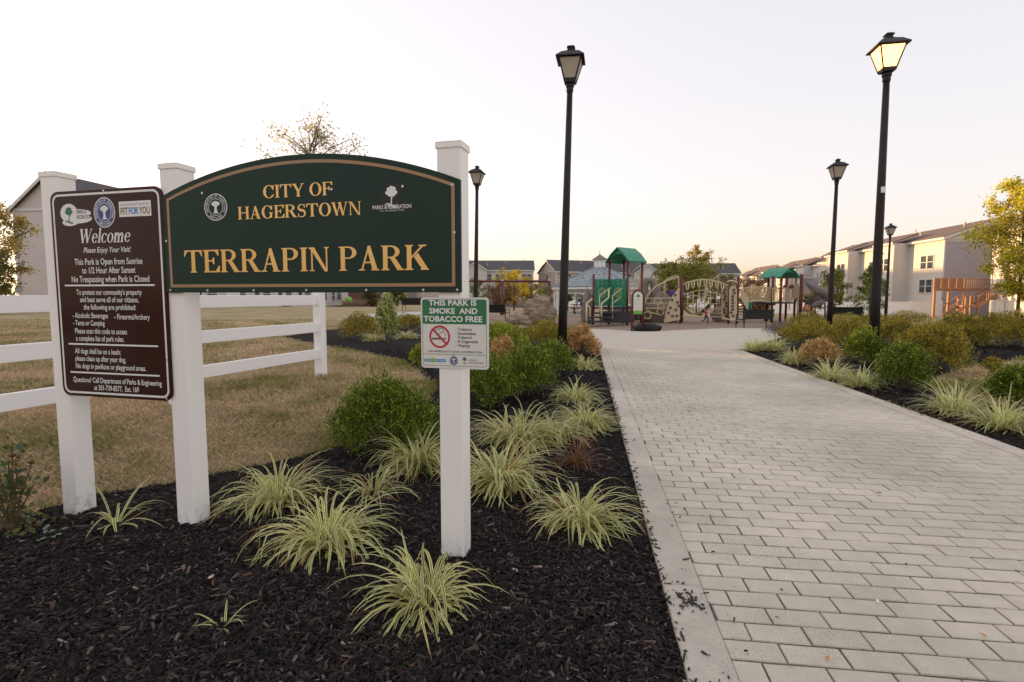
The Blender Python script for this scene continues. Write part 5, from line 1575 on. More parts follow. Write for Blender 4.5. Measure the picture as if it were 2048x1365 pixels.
def bridge_tower():
    Y = 33.5; g = GD(1558, Y); root = empty('bridge_tower', g, 0, 'second play tower with small green roof, barred bridge and spiral slide', 'play structure')
    for (px, Yp, t) in ((1543, Y - .6, 552), (1560, Y - .8, 552), (1571, Y + .6, 552), (1534, Y + 1, 553), (1588, Y + .9, 550), (1600, Y - .5, 549), (1488, Y + 1.2, 572), (1530, Y + 1, 600)):
        p = GD(px, Yp); m = MB(); m.tube([(p.x, p.y, p.z - .02), (p.x, p.y, P(px, t, Yp).z)], .07 if px != 1600 else .10, 10); m.build('post', M_maroon, root, True, True)
    c = P(1560, 552, Y)
    gable_roof('roof', (c.x, c.y + .1, 0), .62, 1.5, c.z, P(1560, 536, Y).z, R(18), root, .12)
    # bridge: barred sides and sagging deck
    for (dy, nn) in ((-.5, 22), (.5, 22)):
        baluster_panel(root, 'bridge_side', [(1489, 577), (1502, 575), (1515, 574.5), (1528, 575), (1542, 577)], [(1497, 604), (1508, 602.5), (1519, 602), (1530, 603), (1542, 606)], Y + dy, nn)
    m = MB(); dk = [(1492, 606), (1505, 604), (1517, 603.5), (1530, 605), (1543, 608)]; v = []
    for (x, y) in dk:
        p = P(x, y, Y); v += [p + Vector((0, -.5, 0)), p + Vector((0, .5, 0)), p + Vector((0, .5, -.08)), p + Vector((0, -.5, -.08))]
    m.add(v, [(4 * i + j, 4 * i + (j + 1) % 4, 4 * i + 4 + (j + 1) % 4, 4 * i + 4 + j) for i in range(len(dk) - 1) for j in range(4)]); m.build('bridge_deck', M_deck, root, world=True)
    # stair with solid cream side
    m = MB(); m.prism([P(x, y, Y - 1) for x, y in ((1483, 577), (1497, 595), (1497, 624), (1483, 600))], (0, .07, 0)); m.build('stair_side', M_pcream, root, world=True)
    for k in range(5):
        p = P(1478 + 4 * k, 601 + 6 * k, Y - 1.0 + .05 * k); m = MB(); m.box((p.x, p.y + .5, p.z), (.35, 1.0, .06)); m.build('step', M_deck, root, world=True)
    p = P(1499, 622, Y - .8); m = MB(); m.box((p.x, p.y, p.z), (.06, .5, 1.0)); m.build('stair_end_panel', M_pgreen, root, world=True)
    m = MB(); p = P(1552, 606, Y); m.box((p.x, p.y, p.z), (1.35, 1.5, .09)); m.build('deck', M_deck, root, world=True)
    baluster_panel(root, 'rail_panel', [(1545, 577), (1572, 577)], [(1545, 604), (1572, 604)], Y - .7, 11)
    for (a, b, t, bt, Yp) in ((1574, 1580, 570, 604, Y), (1584, 1589, 568, 598, Y + .4), (1590, 1598, 568, 600, Y)):
        m = MB(); m.prism([P(x, y, Yp) for x, y in ((a, bt), (b, bt), (b, t), (a, t))], (0, .05, 0)); m.build('cream_board', M_pcream, root, world=True)
    for x in (1570, 1583):
        m = MB(); p = P(x, 574, Y - .2); m.lathe((0, 0, 0), [(.12, -.03), (.12, .03)], 12); m.v = [(p.x + q[0], p.y + q[2], p.z + q[1]) for q in m.v]; m.build('play_disc', M_maroon, root, world=True)
    m = MB(); m.prism([P(x, y, Y) for x, y in ((1579, 596), (1596, 597), (1596, 600), (1579, 599))], (0, .9, 0)); m.tube([P(1579, 598, Y), P(1579, 620, Y)], .03, 6); m.tube([P(1595, 598, Y), P(1595, 640, Y)], .05, 6); m.build('side_step', M_bcream, root, world=True)
    baluster_panel(root, 'rail_panel', [(1601, 557), (1625, 556)], [(1601, 589), (1626, 590)], Y, 10)
    m = MB(); m.prism([P(x, y, Y) for x, y in ((1601, 590), (1636, 591), (1636, 594), (1601, 593))], (0, 1.1, 0)); m.build('upper_deck', M_pcream, root, world=True)
    # spiral slide
    sp = [(1632, 556, 0, .75), (1624, 566, -.2, .7), (1622, 578, -.5, .7), (1629, 588, -.9, .7), (1642, 593, -.7, .7), (1653, 598, 0, .7), (1655, 604, .6, .65), (1644, 608, .5, .6), (1630, 613, .0, .55), (1616, 618, -.3, .5)]
    m = MB(); v = []; n = len(sp)
    C = [P(x, y, Y + dy) for x, y, dy, w in sp]
    for i, (x, y, dy, w) in enumerate(sp):
        t = (C[min(i + 1, n - 1)] - C[max(i - 1, 0)]); t.z = 0; t.normalize(); s = Vector((-t.y, t.x, 0)) * w * .6
        v += [C[i] - s + Vector((0, 0, .42)), C[i] - s * .9 + Vector((0, 0, .05)), C[i], C[i] + s * .9 + Vector((0, 0, .05)), C[i] + s + Vector((0, 0, .42))]
    m.add(v, [(5 * i + j, 5 * i + j + 1, 5 * i + j + 6, 5 * i + j + 5) for i in range(n - 1) for j in range(4)])
    so = m.build('spiral_slide', M_slide, root, True, True); md = so.modifiers.new('thick', 'SOLIDIFY'); md.thickness = .05; sb = so.modifiers.new('sub', 'SUBSURF'); sb.levels = sb.render_levels = 2
    tubes(root, 'slide_leg', [[(1650, 606, Y), (1650, 640, Y)], [(1630, 614, Y), (1630, 642, Y)]], .05, Y, M_maroon)
bridge_tower()
def kiosk():
    Y = G(1275, 663).y; g = GD(1275, Y); root = empty('playground_rules_sign', g, 0, 'arched maroon framed cream notice at the playground entrance', 'sign')
    x0, x1 = P(1264, 640, Y).x, P(1287, 640, Y).x; zt, zs = P(1275, 581, Y).z, P(1275, 593, Y).z; cx = (x0 + x1) / 2; rr = (x1 - x0) / 2
    pts = [(x0, Y, g.z - .02), (x0, Y, zs)] + [(cx - rr * math.cos(math.pi * k / 10), Y, zs + (zt - zs) * math.sin(math.pi * k / 10)) for k in range(1, 10)] + [(x1, Y, zs), (x1, Y, g.z - .02)]
    m = MB(); m.tube(pts, .04, 8); m.build('frame', M_maroon, root, True, True)
    zb = P(1275, 629, Y).z; zg = P(1275, 622, Y).z
    ip = [(cx - (rr - .05) * math.cos(math.pi * k / 10), zs + (zt - zs - .05) * math.sin(math.pi * k / 10)) for k in range(11)]
    m = MB(); m.prism([(cx - rr + .05, Y, zg), (cx + rr - .05, Y, zg)] + [(x, Y, z) for x, z in ip[::-1]], (0, .02, 0)); m.build('panel', mat('kiosk_panel', (.72, .70, .60), .5), root, world=True)
    m = MB(); n = 10; m.prism([(cx - rr + .05, Y - .001, zb), (cx + rr - .05, Y - .001, zb)] + [(cx + (rr - .05) * (1 - 2 * k / n), Y - .001, zg + .015 * math.sin(k * 1.9)) for k in range(n + 1)], (0, .019, 0)); m.build('green_band', mat('kiosk_green', (.13, .40, .05), .5), root, world=True)
    m = MB(); fn = lambda u, z, off: Vector((cx + u, Y - .002 - off, z))
    zc = P(1275, 592, Y).z
    for k, (a, b, r_) in enumerate(((0, 0, .06), (-.05, -.02, .04), (.05, -.02, .04), (0, .03, .045))): disc(m, a, zc + b, r_, r_ * .7, k * .0003, 12, fn)
    rect(m, -.012, .012, zc - .09, zc - .02, .002, fn); m.build('emblem', mat('kiosk_teal', (.02, .20, .20), .5), root, world=True)
    m = MB()
    for k in range(9): rect(m, -.16 + .02 * (k % 2), .16 - .03 * (k % 3), zc - .16 - k * .055, zc - .147 - k * .055, .0005, fn)
    m.build('text_lines', mat('kiosk_text', (.42, .44, .36), .5), root, world=True)
    # dark mound of rubber edging behind
    g2 = GD(1295, Y + .5); o = rock('rubber_mound', Vector((0, 0, -.06)), (.62, .5, .24), 8, mat('black_rubber', (.012, .012, .013), .85), world=False, amp=.2); o.location = g2; tag(o, 'low black mound behind the arched maroon notice', 'mound')
kiosk()
def swing_set():
    Y = 43.0; g = GD(1050, Y); root = empty('swing_set', g, 0, 'maroon swing set with two bays behind the bench', 'swing set')
    zt = P(1000, 563, Y).z
    xs = [GD(px, Y).x for px in (915, 1005, 1098)]
    m = MB(); m.tube([(xs[0], Y, zt), (xs[1], Y, zt), (xs[2], Y, zt)], .09, 8); m.build('top_beam', M_maroon, root, True, True)
    for x in xs:
        for s in (-1, 1):
            m = MB(); m.tube([(x, Y, zt), (x + .05 * s, Y + s * 1.0, tz(x, Y) - .02)], .125, 8); m.build('leg', M_maroon, root, True, True)
        m = MB(); m.lathe((x, Y, zt - .12), [(.11, 0), (.11, .22), (.08, .26)], 10); m.build('joint_cap', mat('swing_cap', (.6, .58, .55), .5), root, world=True)
    for px in (950, 975, 1030, 1075):
        x = GD(px, Y).x
        m = MB()
        for d in (-.22, .22): m.tube([(x + d, Y, zt), (x + d, Y, zt - 1.75)], .012, 4)
        m.build('chain', mat('chain_grey', (.3, .3, .3), .5, .6), root, world=True)
        m = MB(); m.box((x, Y, zt - 1.76), (.5, .18, .03)); m.build('swing_seat', M_deck, root, world=True)
swing_set()
g = G(1078, 652); Yb = 30.0; g = GD(1080, Yb)
M_boulder = mat('boulder_stone', (0.10, 0.072, 0.048), 0.9, var=(2.6, (0.40, 0.31, 0.21), .14), bump=(4, 1.0), stretch=(.8, .8, 3.4))
o = rock('climbing_boulder', Vector((0, 0, -.1)), (.86, .8, 1.0), 11, M_boulder, world=False, amp=.22, flat=1); o.location = g; tag(o, 'large layered tan climbing boulder behind the golden bush', 'boulder')
o = rock('climbing_boulder', Vector((0, 0, -.1)), (.75, .6, .42), 14, M_boulder, world=False, amp=.3, flat=1); o.location = GD(1040, 29.6); tag(o, 'low tan boulder at the left foot of the large boulder', 'boulder')

# ---- gazebo
def gazebo():
    Y = 47.5; px = 1198; g = GD(px, Y); g.z -= .0
    root = empty('gazebo', g, 0, 'white octagonal gazebo with grey shingle roof and cupola', 'gazebo')
    M_shingle = mat('gazebo_shingle', (0.15, 0.18, 0.195), 0.9, var=(3.5, (0.36, 0.40, 0.41), .16), bump=(7, .5), stretch=(1, 1, 2))
    M_gw = mat('gazebo_white', (0.80, 0.79, 0.77), 0.5)
    rad = 4.0; ze = P(px, 573, Y).z - g.z; za = P(px, 534, Y).z - g.z
    n = 8; off = R(22.5)
    def cor(r, z, k): a = 2 * math.pi * k / n + off; return Vector((r * math.cos(a), r * math.sin(a), z))
    for k in range(n):                           # one roof plane per side, a hip cap between
        m = MB(); a, b, c, d = cor(rad + .3, ze - .02, k), cor(rad + .3, ze - .02, k + 1), cor(.55, za - .05, k + 1), cor(.55, za - .05, k)
        m.prism([a, b, c, d], (0, 0, -.09)); m.build('roof_plane', M_shingle, root)
        m = MB(); m.bar(cor(rad + .3, ze + .0, k), cor(.55, za - .03, k), .14, .05); m.build('hip_cap', M_shingle, root)
        m = MB(); m.bar(cor(rad + .22, ze - .17, k), cor(rad + .22, ze - .17, k + 1), .10, .22); m.build('fascia', M_gw, root)
        m = MB(); p = cor(rad, 0, k); m.box((p.x, p.y, (ze - .1) / 2), (.2, .2, ze - .1), rz=math.atan2(p.y, p.x)); m.build('post', M_gw, root)
        a, b = cor(rad, 0, k), cor(rad, 0, k + 1)
        m = MB(); m.bar((a.x, a.y, ze - .62), (b.x, b.y, ze - .62), .05, .06)
        for q in range(1, 22):
            p = a.lerp(b, q / 22); m.bar((p.x, p.y, ze - .62), (p.x, p.y, ze - .28), .035, .035)
        m.build('frieze', M_gw, root)
        for (s0, s1) in ((a, b), (b, a)):
            m = MB(); d = (s1 - s0).normalized(); pts = []
            for q in range(7):
                t = q / 6 * math.pi / 2; pts.append(s0 + d * (.1 + .55 * (1 - math.cos(t))) + Vector((0, 0, ze - 1.25 + .6 * math.sin(t))))
            m.tube(pts, .05, 5); m.build('bracket', M_gw, root)
    m = MB(); m.lathe((0, 0, 0), [(.5, za - .1), (.5, za + .52), (.56, za + .54), (.56, za + .6)], 8, off); m.build('cupola', M_gw, root)
    m = MB(); m.lathe((0, 0, 0), [(.72, za + .58), (.70, za + .62), (.03, za + 1.05), (.02, za + 1.4)], 8, off); m.build('cupola_roof', mat('copper_brown', (.2, .17, .15), .6), root)
    m = MB(); m.lathe((0, 0, 0), [(rad + .5, -.02), (rad + .5, .08)], 8, off); m.build('floor_slab', M_pad, root)
    # picnic table inside
    t = empty('picnic_table', GD(1163, 45.2, .09), 0, 'dark picnic table under the gazebo roof', 'table')
    m = MB(); m.box((0, 0, .74), (1.8, .75, .05)); m.build('table_top', M_bench, t)
    for s in (-1, 1):
        m = MB(); m.box((0, s * .7, .45), (1.8, .28, .05)); m.build('bench_seat', M_bench, t)
        m = MB(); m.tube([(s * .6, -.7, .43), (s * .6, -.7, .0), (s * .6, .7, .0), (s * .6, .7, .43)], .03, 6); m.tube([(s * .6, 0, 0), (s * .6, 0, .72)], .04, 6); m.build('leg', M_bench, t)
gazebo()

# ---- people (one continuous body each, clothing by zones of the body)
def skin_body(name, label, loc, rz, joints, bones, zones, hair=None, head_r=.1):
    """joints: name -> (x, y, z, radius); zones: bone -> material"""
    root = empty(name, loc, rz, label, 'person')
    names = list(joints)
    me = bpy.data.meshes.new('body')
    me.from_pydata([joints[k][:3] for k in names], [(names.index(a), names.index(b)) for a, b in bones], [])
    o = bpy.data.objects.new('body', me); COL.objects.link(o)
    sk = o.modifiers.new('skin', 'SKIN'); sk.use_smooth_shade = True
    for i, k in enumerate(names):
        me.skin_vertices[0].data[i].radius = (joints[k][3],) * 2
        me.skin_vertices[0].data[i].use_root = (k == 'pelvis')
    sb = o.modifiers.new('sub', 'SUBSURF'); sb.levels = sb.render_levels = 1
    bpy.context.view_layer.update()
    em = bpy.data.meshes.new_from_object(o.evaluated_get(bpy.context.evaluated_depsgraph_get()))
    bpy.data.objects.remove(o)
    mats = []
    for z in zones.values():
        if z not in mats: mats.append(z)
    em.materials.clear()
    for z in mats: em.materials.append(z)
    segs = [(Vector(joints[a][:3]), Vector(joints[b][:3]), mats.index(zones[(a, b)])) for a, b in bones]
    for p in em.polygons:
        c = p.center; best = 1e9
        for a, b, mi in segs:
            d = b - a; t = max(0, min(1, (c - a).dot(d) / d.length_squared)); q = (c - a - d * t).length
            if q < best: best = q; p.material_index = mi
        p.use_smooth = True
    bo = link_mesh('body', em, None, root)
    h = Vector(joints['head'][:3])
    m = MB(); m.lathe(h + Vector((0, 0, 0)), [(head_r * .55, -.95 * head_r), (head_r * .85, -.4 * head_r), (head_r * .95, .2 * head_r), (head_r * .7, .8 * head_r), (head_r * .2, 1.05 * head_r)], 10)
    if hair:
        m = MB(); m.lathe(h + Vector((0, head_r * .18, head_r * .15)), [(head_r * .95, -.5 * head_r), (head_r * 1.08, .1 * head_r), (head_r * .95, .65 * head_r), (head_r * .45, 1.05 * head_r), (head_r * .05, 1.12 * head_r)], 10); m.build('hair', hair, root, smooth=True)
    fm = MB(); fm.lathe(h + Vector((0, -head_r * .95, -.05 * head_r)), [(head_r * .12, -.2 * head_r), (head_r * .07, .25 * head_r)], 5); fm.build('nose', zones[('neck', 'head')], root)
    for s in (-1, 1):
        m = MB(); m.lathe(h + Vector((s * head_r * .36, -head_r * .88, head_r * .12)), [(head_r * .10, -.06 * head_r), (head_r * .10, .06 * head_r)], 6); m.build('eye', M_black, root)
    return root
SK, SKD = mat('skin', (.45, .26, .17), .6), mat('skin_deep', (.16, .085, .055), .6)
HAIR = mat('dark_hair', (.015, .012, .011), .7)
PINK, PURP, NAVYC, BLKC, ORG, BLUEC = mat('pink_cloth', (.55, .04, .20), .8), mat('purple_cloth', (.13, .05, .28), .8), mat('navy_cloth', (.03, .04, .07), .8), mat('black_cloth', (.02, .02, .022), .8), mat('orange_cloth', (.70, .20, .04), .8), mat('blue_cloth', (.04, .07, .25), .8)
def figure(h, pose):
    """joint table for a figure of height h; pose overrides in fractions of h"""
    J = dict(pelvis=(0, 0, .52, .085), waist=(0, 0, .62, .075), chest=(0, 0, .74, .095), neck=(0, 0, .83, .035), head=(0, -.01, .92, .062),
             lsh=(-.11, 0, .80, .04), lel=(-.14, 0, .64, .03), lwr=(-.14, -.05, .50, .022), lha=(-.14, -.07, .44, .02), rsh=(.11, 0, .80, .04), rel=(.14, 0, .64, .03), rwr=(.14, -.05, .50, .022), rha=(.14, -.07, .44, .02),
             lhip=(-.055, 0, .49, .062), lkn=(-.06, 0, .27, .045), lan=(-.06, 0, .045, .028), lto=(-.06, -.08, .02, .024), rhip=(.055, 0, .49, .062), rkn=(.06, 0, .27, .045), ran=(.06, 0, .045, .028), rto=(.06, -.08, .02, .024))
    for k, v in pose.items(): J[k] = (*v, J[k][3])
    return {k: tuple(x * h for x in v) for k, v in J.items()}
BN = [('pelvis', 'waist'), ('waist', 'chest'), ('chest', 'neck'), ('neck', 'head'), ('chest', 'lsh'), ('lsh', 'lel'), ('lel', 'lwr'), ('lwr', 'lha'), ('chest', 'rsh'), ('rsh', 'rel'), ('rel', 'rwr'), ('rwr', 'rha'),
      ('pelvis', 'lhip'), ('lhip', 'lkn'), ('lkn', 'lan'), ('lan', 'lto'), ('pelvis', 'rhip'), ('rhip', 'rkn'), ('rkn', 'ran'), ('ran', 'rto')]
def wear(top, legs, skin, shoe):
    z = {}
    for b in BN:
        if b[1] in ('waist', 'chest', 'lsh', 'rsh', 'lel', 'rel', 'lhip', 'rhip') : z[b] = top if b[1] not in ('lhip', 'rhip') else legs
        elif b[1] in ('lkn', 'rkn', 'lan', 'ran'): z[b] = legs
        elif b[1] in ('lto', 'rto'): z[b] = shoe
        else: z[b] = skin
    return z
hk = .92
skin_body('person', 'small child in pink top and dark trousers running before the net', GD(1412, 31.0), R(60), figure(hk, dict(rkn=(.05, -.12, .29), ran=(.06, -.06, .07), rto=(.06, -.14, .05), lkn=(-.05, .05, .28), lan=(-.05, .20, .16), lto=(-.05, .22, .08), lel=(-.16, -.10, .68), lwr=(-.12, -.2, .68), lha=(-.11, -.24, .70), rel=(.15, .10, .66), rwr=(.15, .06, .54), rha=(.15, .03, .5))), BN, wear(PINK, NAVYC, SK, BLKC), HAIR, hk * .075)
seat_pose = dict(pelvis=(0, 0, .52), lkn=(-.09, -.24, .50), lan=(-.09, -.25, .27), lto=(-.09, -.33, .24), rkn=(.09, -.24, .50), ran=(.09, -.25, .27), rto=(.09, -.33, .24))
p = P(1344, 597, 33.2); h_ = 1.45
skin_body('person', 'person in purple shirt sitting on the dark rocks behind the climber', (p.x, p.y, p.z - .50 * h_), R(180), figure(h_, seat_pose), BN, wear(PURP, NAVYC, SKD, BLKC), HAIR, h_ * .066)
p = P(1613, 622, 32.8); h_ = 1.0
skin_body('person', 'child in orange top sitting at the bottom of the spiral slide', (p.x, p.y, p.z - .50 * h_), R(-40), figure(h_, seat_pose), BN, wear(ORG, NAVYC, SK, BLKC), HAIR, h_ * .075)
g = GD(1166, 34.0); h_ = 1.5
skin_body('person', 'person in blue standing beside the tall climbing rock near the gazebo', g, R(30), figure(h_, {}), BN, wear(BLUEC, NAVYC, SK, BLKC), HAIR, h_ * .066)
p = P(1207, 548, YT + .25); h_ = 1.32
skin_body('person', 'child standing on the play tower, head above the green panel', (p.x, p.y, P(1250, 614, YT).z), R(-60), figure(h_, dict(rel=(.2, -.1, .78), rwr=(.24, -.2, .84), rha=(.25, -.24, .86))), BN, wear(NAVYC, NAVYC, SKD, BLKC), HAIR, h_ * .07)

# ================================================================== HOUSES
def siding_mat(name, col, pitch=.19):
    m = mat(name, col, .7, var=(.5, tuple(c * .93 for c in col)))
    n, l = m.node_tree.nodes, m.node_tree.links
    g = n.new('ShaderNodeNewGeometry'); sp = n.new('ShaderNodeSeparateXYZ'); l.new(g.outputs['Position'], sp.inputs[0])
    md = n.new('ShaderNodeMath'); md.operation = 'MODULO'; md.inputs[1].default_value = pitch
    ad = n.new('ShaderNodeMath'); ad.operation = 'ADD'; ad.inputs[1].default_value = 50.0
    l.new(sp.outputs[2], ad.inputs[0]); l.new(ad.outputs[0], md.inputs[0])
    bp = n.new('ShaderNodeBump'); bp.inputs['Strength'].default_value = 1.0; bp.inputs['Distance'].default_value = .3; bp.invert = True
    l.new(md.outputs[0], bp.inputs['Height']); l.new(bp.outputs[0], n['Principled BSDF'].inputs['Normal'])
    return m
M_sideA = siding_mat('siding_beige', (.60, .53, .48)); M_sideB = siding_mat('siding_cream', (.60, .56, .51)); M_sideC = siding_mat('siding_grey', (.36, .34, .37)); M_sideD = siding_mat('siding_white', (.62, .60, .57)); M_sideE = siding_mat('siding_tan', (.52, .42, .34))
M_roofA = mat('roof_dark', (.075, .068, .072), .9, var=(2, (.10, .09, .092)), bump=(12, .5)); M_roofB = mat('roof_brown', (.12, .085, .07), .9, var=(2, (.15, .105, .085)), bump=(12, .5))
M_trim = mat('house_trim', (.64, .62, .59), .6); M_win = mat('window_pane', (.05, .06, .07), .08, spec=.8)
def building(name, label, loc, rz, L, D, eave, ridge, wallm, roofm, wins=(), bumps=(), cat='house', group=None, vents=0, lower=None, overhang=.35, hip=False):
    """facade along local x at y=0 facing -y; gables at x=0 and x=L; wins: (face, u, z, w, h); bumps: (x0, x1, proj, eave, ridge, material)"""
    root = empty(name, loc, rz, label, cat, group)
    m = MB()
    m.v = [(0, 0, -.6), (L, 0, -.6), (L, D, -.6), (0, D, -.6), (0, 0, eave), (L, 0, eave), (L, D, eave), (0, D, eave), (0, D / 2, ridge - .12), (L, D / 2, ridge - .12)]
    m.f = [(0, 1, 5, 4), (2, 3, 7, 6), (1, 2, 6, 9, 5), (3, 0, 4, 8, 7)]
    m.build('wall', wallm, root)
    o_ = overhang; k = (ridge - eave) / (D / 2)
    for s in (0, 1):
        y0, y1 = (-o_, D / 2) if s == 0 else (D + o_, D / 2)
        ze = eave - o_ * k + .05
        m = MB(); m.prism([(-o_, y0, ze), (L + o_, y0, ze), (L + o_, y1, ridge), (-o_, y1, ridge)], (0, 0, .16)); m.build('roof', roofm, root)
        m = MB(); m.box((L / 2, y0 + (.02 if s == 0 else -.02), ze - .02), (L + 2 * o_, .06, .24)); m.build('eave_trim', M_trim, root)
    for x in (-o_ - .02, L + o_ + .02):
        for (ya, yb) in ((-o_, D / 2), (D + o_, D / 2)):
            m = MB(); m.bar((x, ya, eave - o_ * k + .02), (x, yb, ridge - .03), .05, .24); m.build('rake_trim', M_trim, root)
    for x in (-.02, L + .02):
        m = MB(); m.box((x, D / 2, eave - .02), (.10, D, .26)); m.build('gable_return', M_trim, root)
        for y in (0, D): 
            m = MB(); m.box((x, y, (eave - .6) / 2), (.16, .16, eave + .5)); m.build('corner_trim', M_trim, root)
    for (x0, x1, pr, ev, rg, bm) in bumps:
        m = MB(); w = x1 - x0
        m.v = [(x0, -pr, -.6), (x1, -pr, -.6), (x1, .02, -.6), (x0, .02, -.6), (x0, -pr, ev), (x1, -pr, ev), (x1, .02, ev), (x0, .02, ev), ((x0 + x1) / 2, -pr, rg), ((x0 + x1) / 2, .02, rg)]
        m.f = [(0, 1, 5, 8, 4), (1, 2, 6, 5), (3, 0, 4, 7)]
        if rg <= ev + .05: m.f[0] = (0, 1, 5, 4)
        m.build('bay', bm, root)
        if rg > ev + .05:
            back = D * .45
            for s in (0, 1):
                xa = x0 - .25 if s == 0 else x1 + .25; sl = (rg - ev) / (w / 2)
                m = MB(); m.prism([(xa, -pr - .25, ev - .25 * sl + .04), ((x0 + x1) / 2, -pr - .25, rg + .04), ((x0 + x1) / 2, back, rg + .04), (xa, back * .3, ev - .25 * sl + .04)], (0, 0, .14)); m.build('bay_roof', roofm, root)
                m = MB(); m.bar((xa, -pr - .27, ev - .25 * sl), ((x0 + x1) / 2, -pr - .27, rg), .05, .22); m.build('rake_trim', M_trim, root)
        else:
            m = MB(); m.prism([(x0 - .2, -pr - .3, ev + .02), (x1 + .2, -pr - .3, ev + .02), (x1 + .2, .8, ev + .02 + (pr + 1.1) * k), (x0 - .2, .8, ev + .02 + (pr + 1.1) * k)], (0, 0, .14)); m.build('bay_roof', roofm, root)
            m = MB(); m.box(((x0 + x1) / 2, -pr - .29, ev - .02), (w + .4, .05, .24)); m.build('eave_trim', M_trim, root)
        for x in (x0, x1):
            m = MB(); m.box((x, -pr - .005, (ev - .6) / 2), (.14, .14, ev + .55)); m.build('corner_trim', M_trim, root)
    for w_ in wins:
        face, u, z, w, h = w_[:5]; off = w_[5] if len(w_) > 5 else 0
        if face == 'f': T = lambda a, b, d: (u + a, -off - d, z + b)
        elif face == 'r': T = lambda a, b, d: (L + off + d, u + a, z + b)
        else: T = lambda a, b, d: (-off - d, u - a, z + b)
        m = MB()
        for (a0, a1, b0, b1) in ((-w / 2 - .09, -w / 2, -.09, h + .09), (w / 2, w / 2 + .09, -.09, h + .09), (-w / 2, w / 2, h, h + .09), (-w / 2, w / 2, -.09, 0), (-w / 2, w / 2, h / 2 - .03, h / 2 + .03)):
            m.prism([T(a0, b0, .07), T(a1, b0, .07), T(a1, b1, .07), T(a0, b1, .07)], Vector(T(0, 0, 0)) - Vector(T(0, 0, .06)))
        fr = m.build('window', M_trim, root)
        for (b0, b1) in ((0, h / 2 - .03), (h / 2 + .03, h)):
            m = MB(); m.prism([T(-w / 2, b0, .03), T(w / 2, b0, .03), T(w / 2, b1, .03), T(-w / 2, b1, .03)], Vector(T(0, 0, 0)) - Vector(T(0, 0, .02))); m.build('pane', M_win, fr)
    for q in range(vents):
        t = (q + .5) / vents; m = MB(); y = D * .22 + D * .12 * (q % 3); m.lathe((L * t, y, eave + y * k + .05), [(.09, 0), (.09, .55), (.13, .56), (.13, .62)], 8); m.build('roof_vent', mat('vent_pale', (.55, .53, .5), .6), root)
    return root
pd = (math.sin(PA), math.cos(PA))
# left row: facade faces the park, gable end to the viewer
lw = [('l', 3.5 - 0, 0, 0, 0)]
row_rz = math.pi / 2 - PA
c0 = P(190, 600, 45.5)
wl = []
for k in range(9):
    x = 3 + k * 5.2
    for z in (.3, 3.1, 5.9):
        wl.append(('f', x - 1.1, z, 1.0, 1.5)); wl.append(('f', x + 1.0, z, 1.6, 1.5 if z > 1 else 2.0))
building('townhouse_row', 'beige sided townhouse row with gable end behind the brown welcome board', (c0.x, c0.y, tz(c0.x, c0.y)), row_rz, 55, 7.0, 8.2, 11.0, M_sideA, M_roofA, wl, [], vents=5, group='townhouse rows around the park')
# satellite dish on the gable end
dp = P(46, 580, 45.6)
dd = empty('satellite_dish', dp, 0, 'small grey satellite dish on the beige gable wall at left', 'dish')
m = MB(); m.lathe((0, 0, 0), [(.0, 0.0), (.2, .03), (.34, .1), (.35, .12), (.2, .05), (.0, .02)], 14); m.v = [(p[0], -p[2] - .28, p[1]) for p in m.v]; m.build('reflector', mat('dish_grey', (.35, .35, .35), .5), dd)
m = MB(); m.tube([(0, -.28, 0), (0, .05, -.05)], .025, 6); m.tube([(0, -.3, -.2), (0, -.7, -.05)], .012, 5); m.build('arm', M_iron, dd)
# unseen row added west of the frame to keep the low sun off the park
building('townhouse_row', 'added unseen townhouse row left of the frame, blocking the low sun', (-52 - pd[0] * 72, 54 - pd[1] * 72, 0), row_rz, 72, 10, 8.4, 11.4, M_sideB, M_roofA, [], [], group='townhouse rows around the park')
c9 = GD(716, 99)
building('townhouse_row', 'short added townhouse row behind the green park sign, blocking low sun', (c9.x, c9.y, -1.2), row_rz, 9, 8, 7.6, 10.3, M_sideE, M_roofA, [('f', 2.5 + 4 * k, z, 1.4, 1.5) for k in range(2) for z in (.3, 3.1, 5.9)], [], group='townhouse rows around the park', vents=1)  # added to shade the lower walls of the right hand houses
building('townhouse_row', 'long added townhouse row behind the green park sign, blocking low sun', (c9.x + pd[0] * 21, c9.y + pd[1] * 21, -1.2), row_rz, 44, 8, 7.6, 10.3, M_sideE, M_roofA, [('f', 3 + 5.2 * k, z, 1.4, 1.5) for k in range(8) for z in (.3, 3.1, 5.9)], [], group='townhouse rows around the park', vents=5)  # added sun blocker; the gap before it lets sun reach the deck
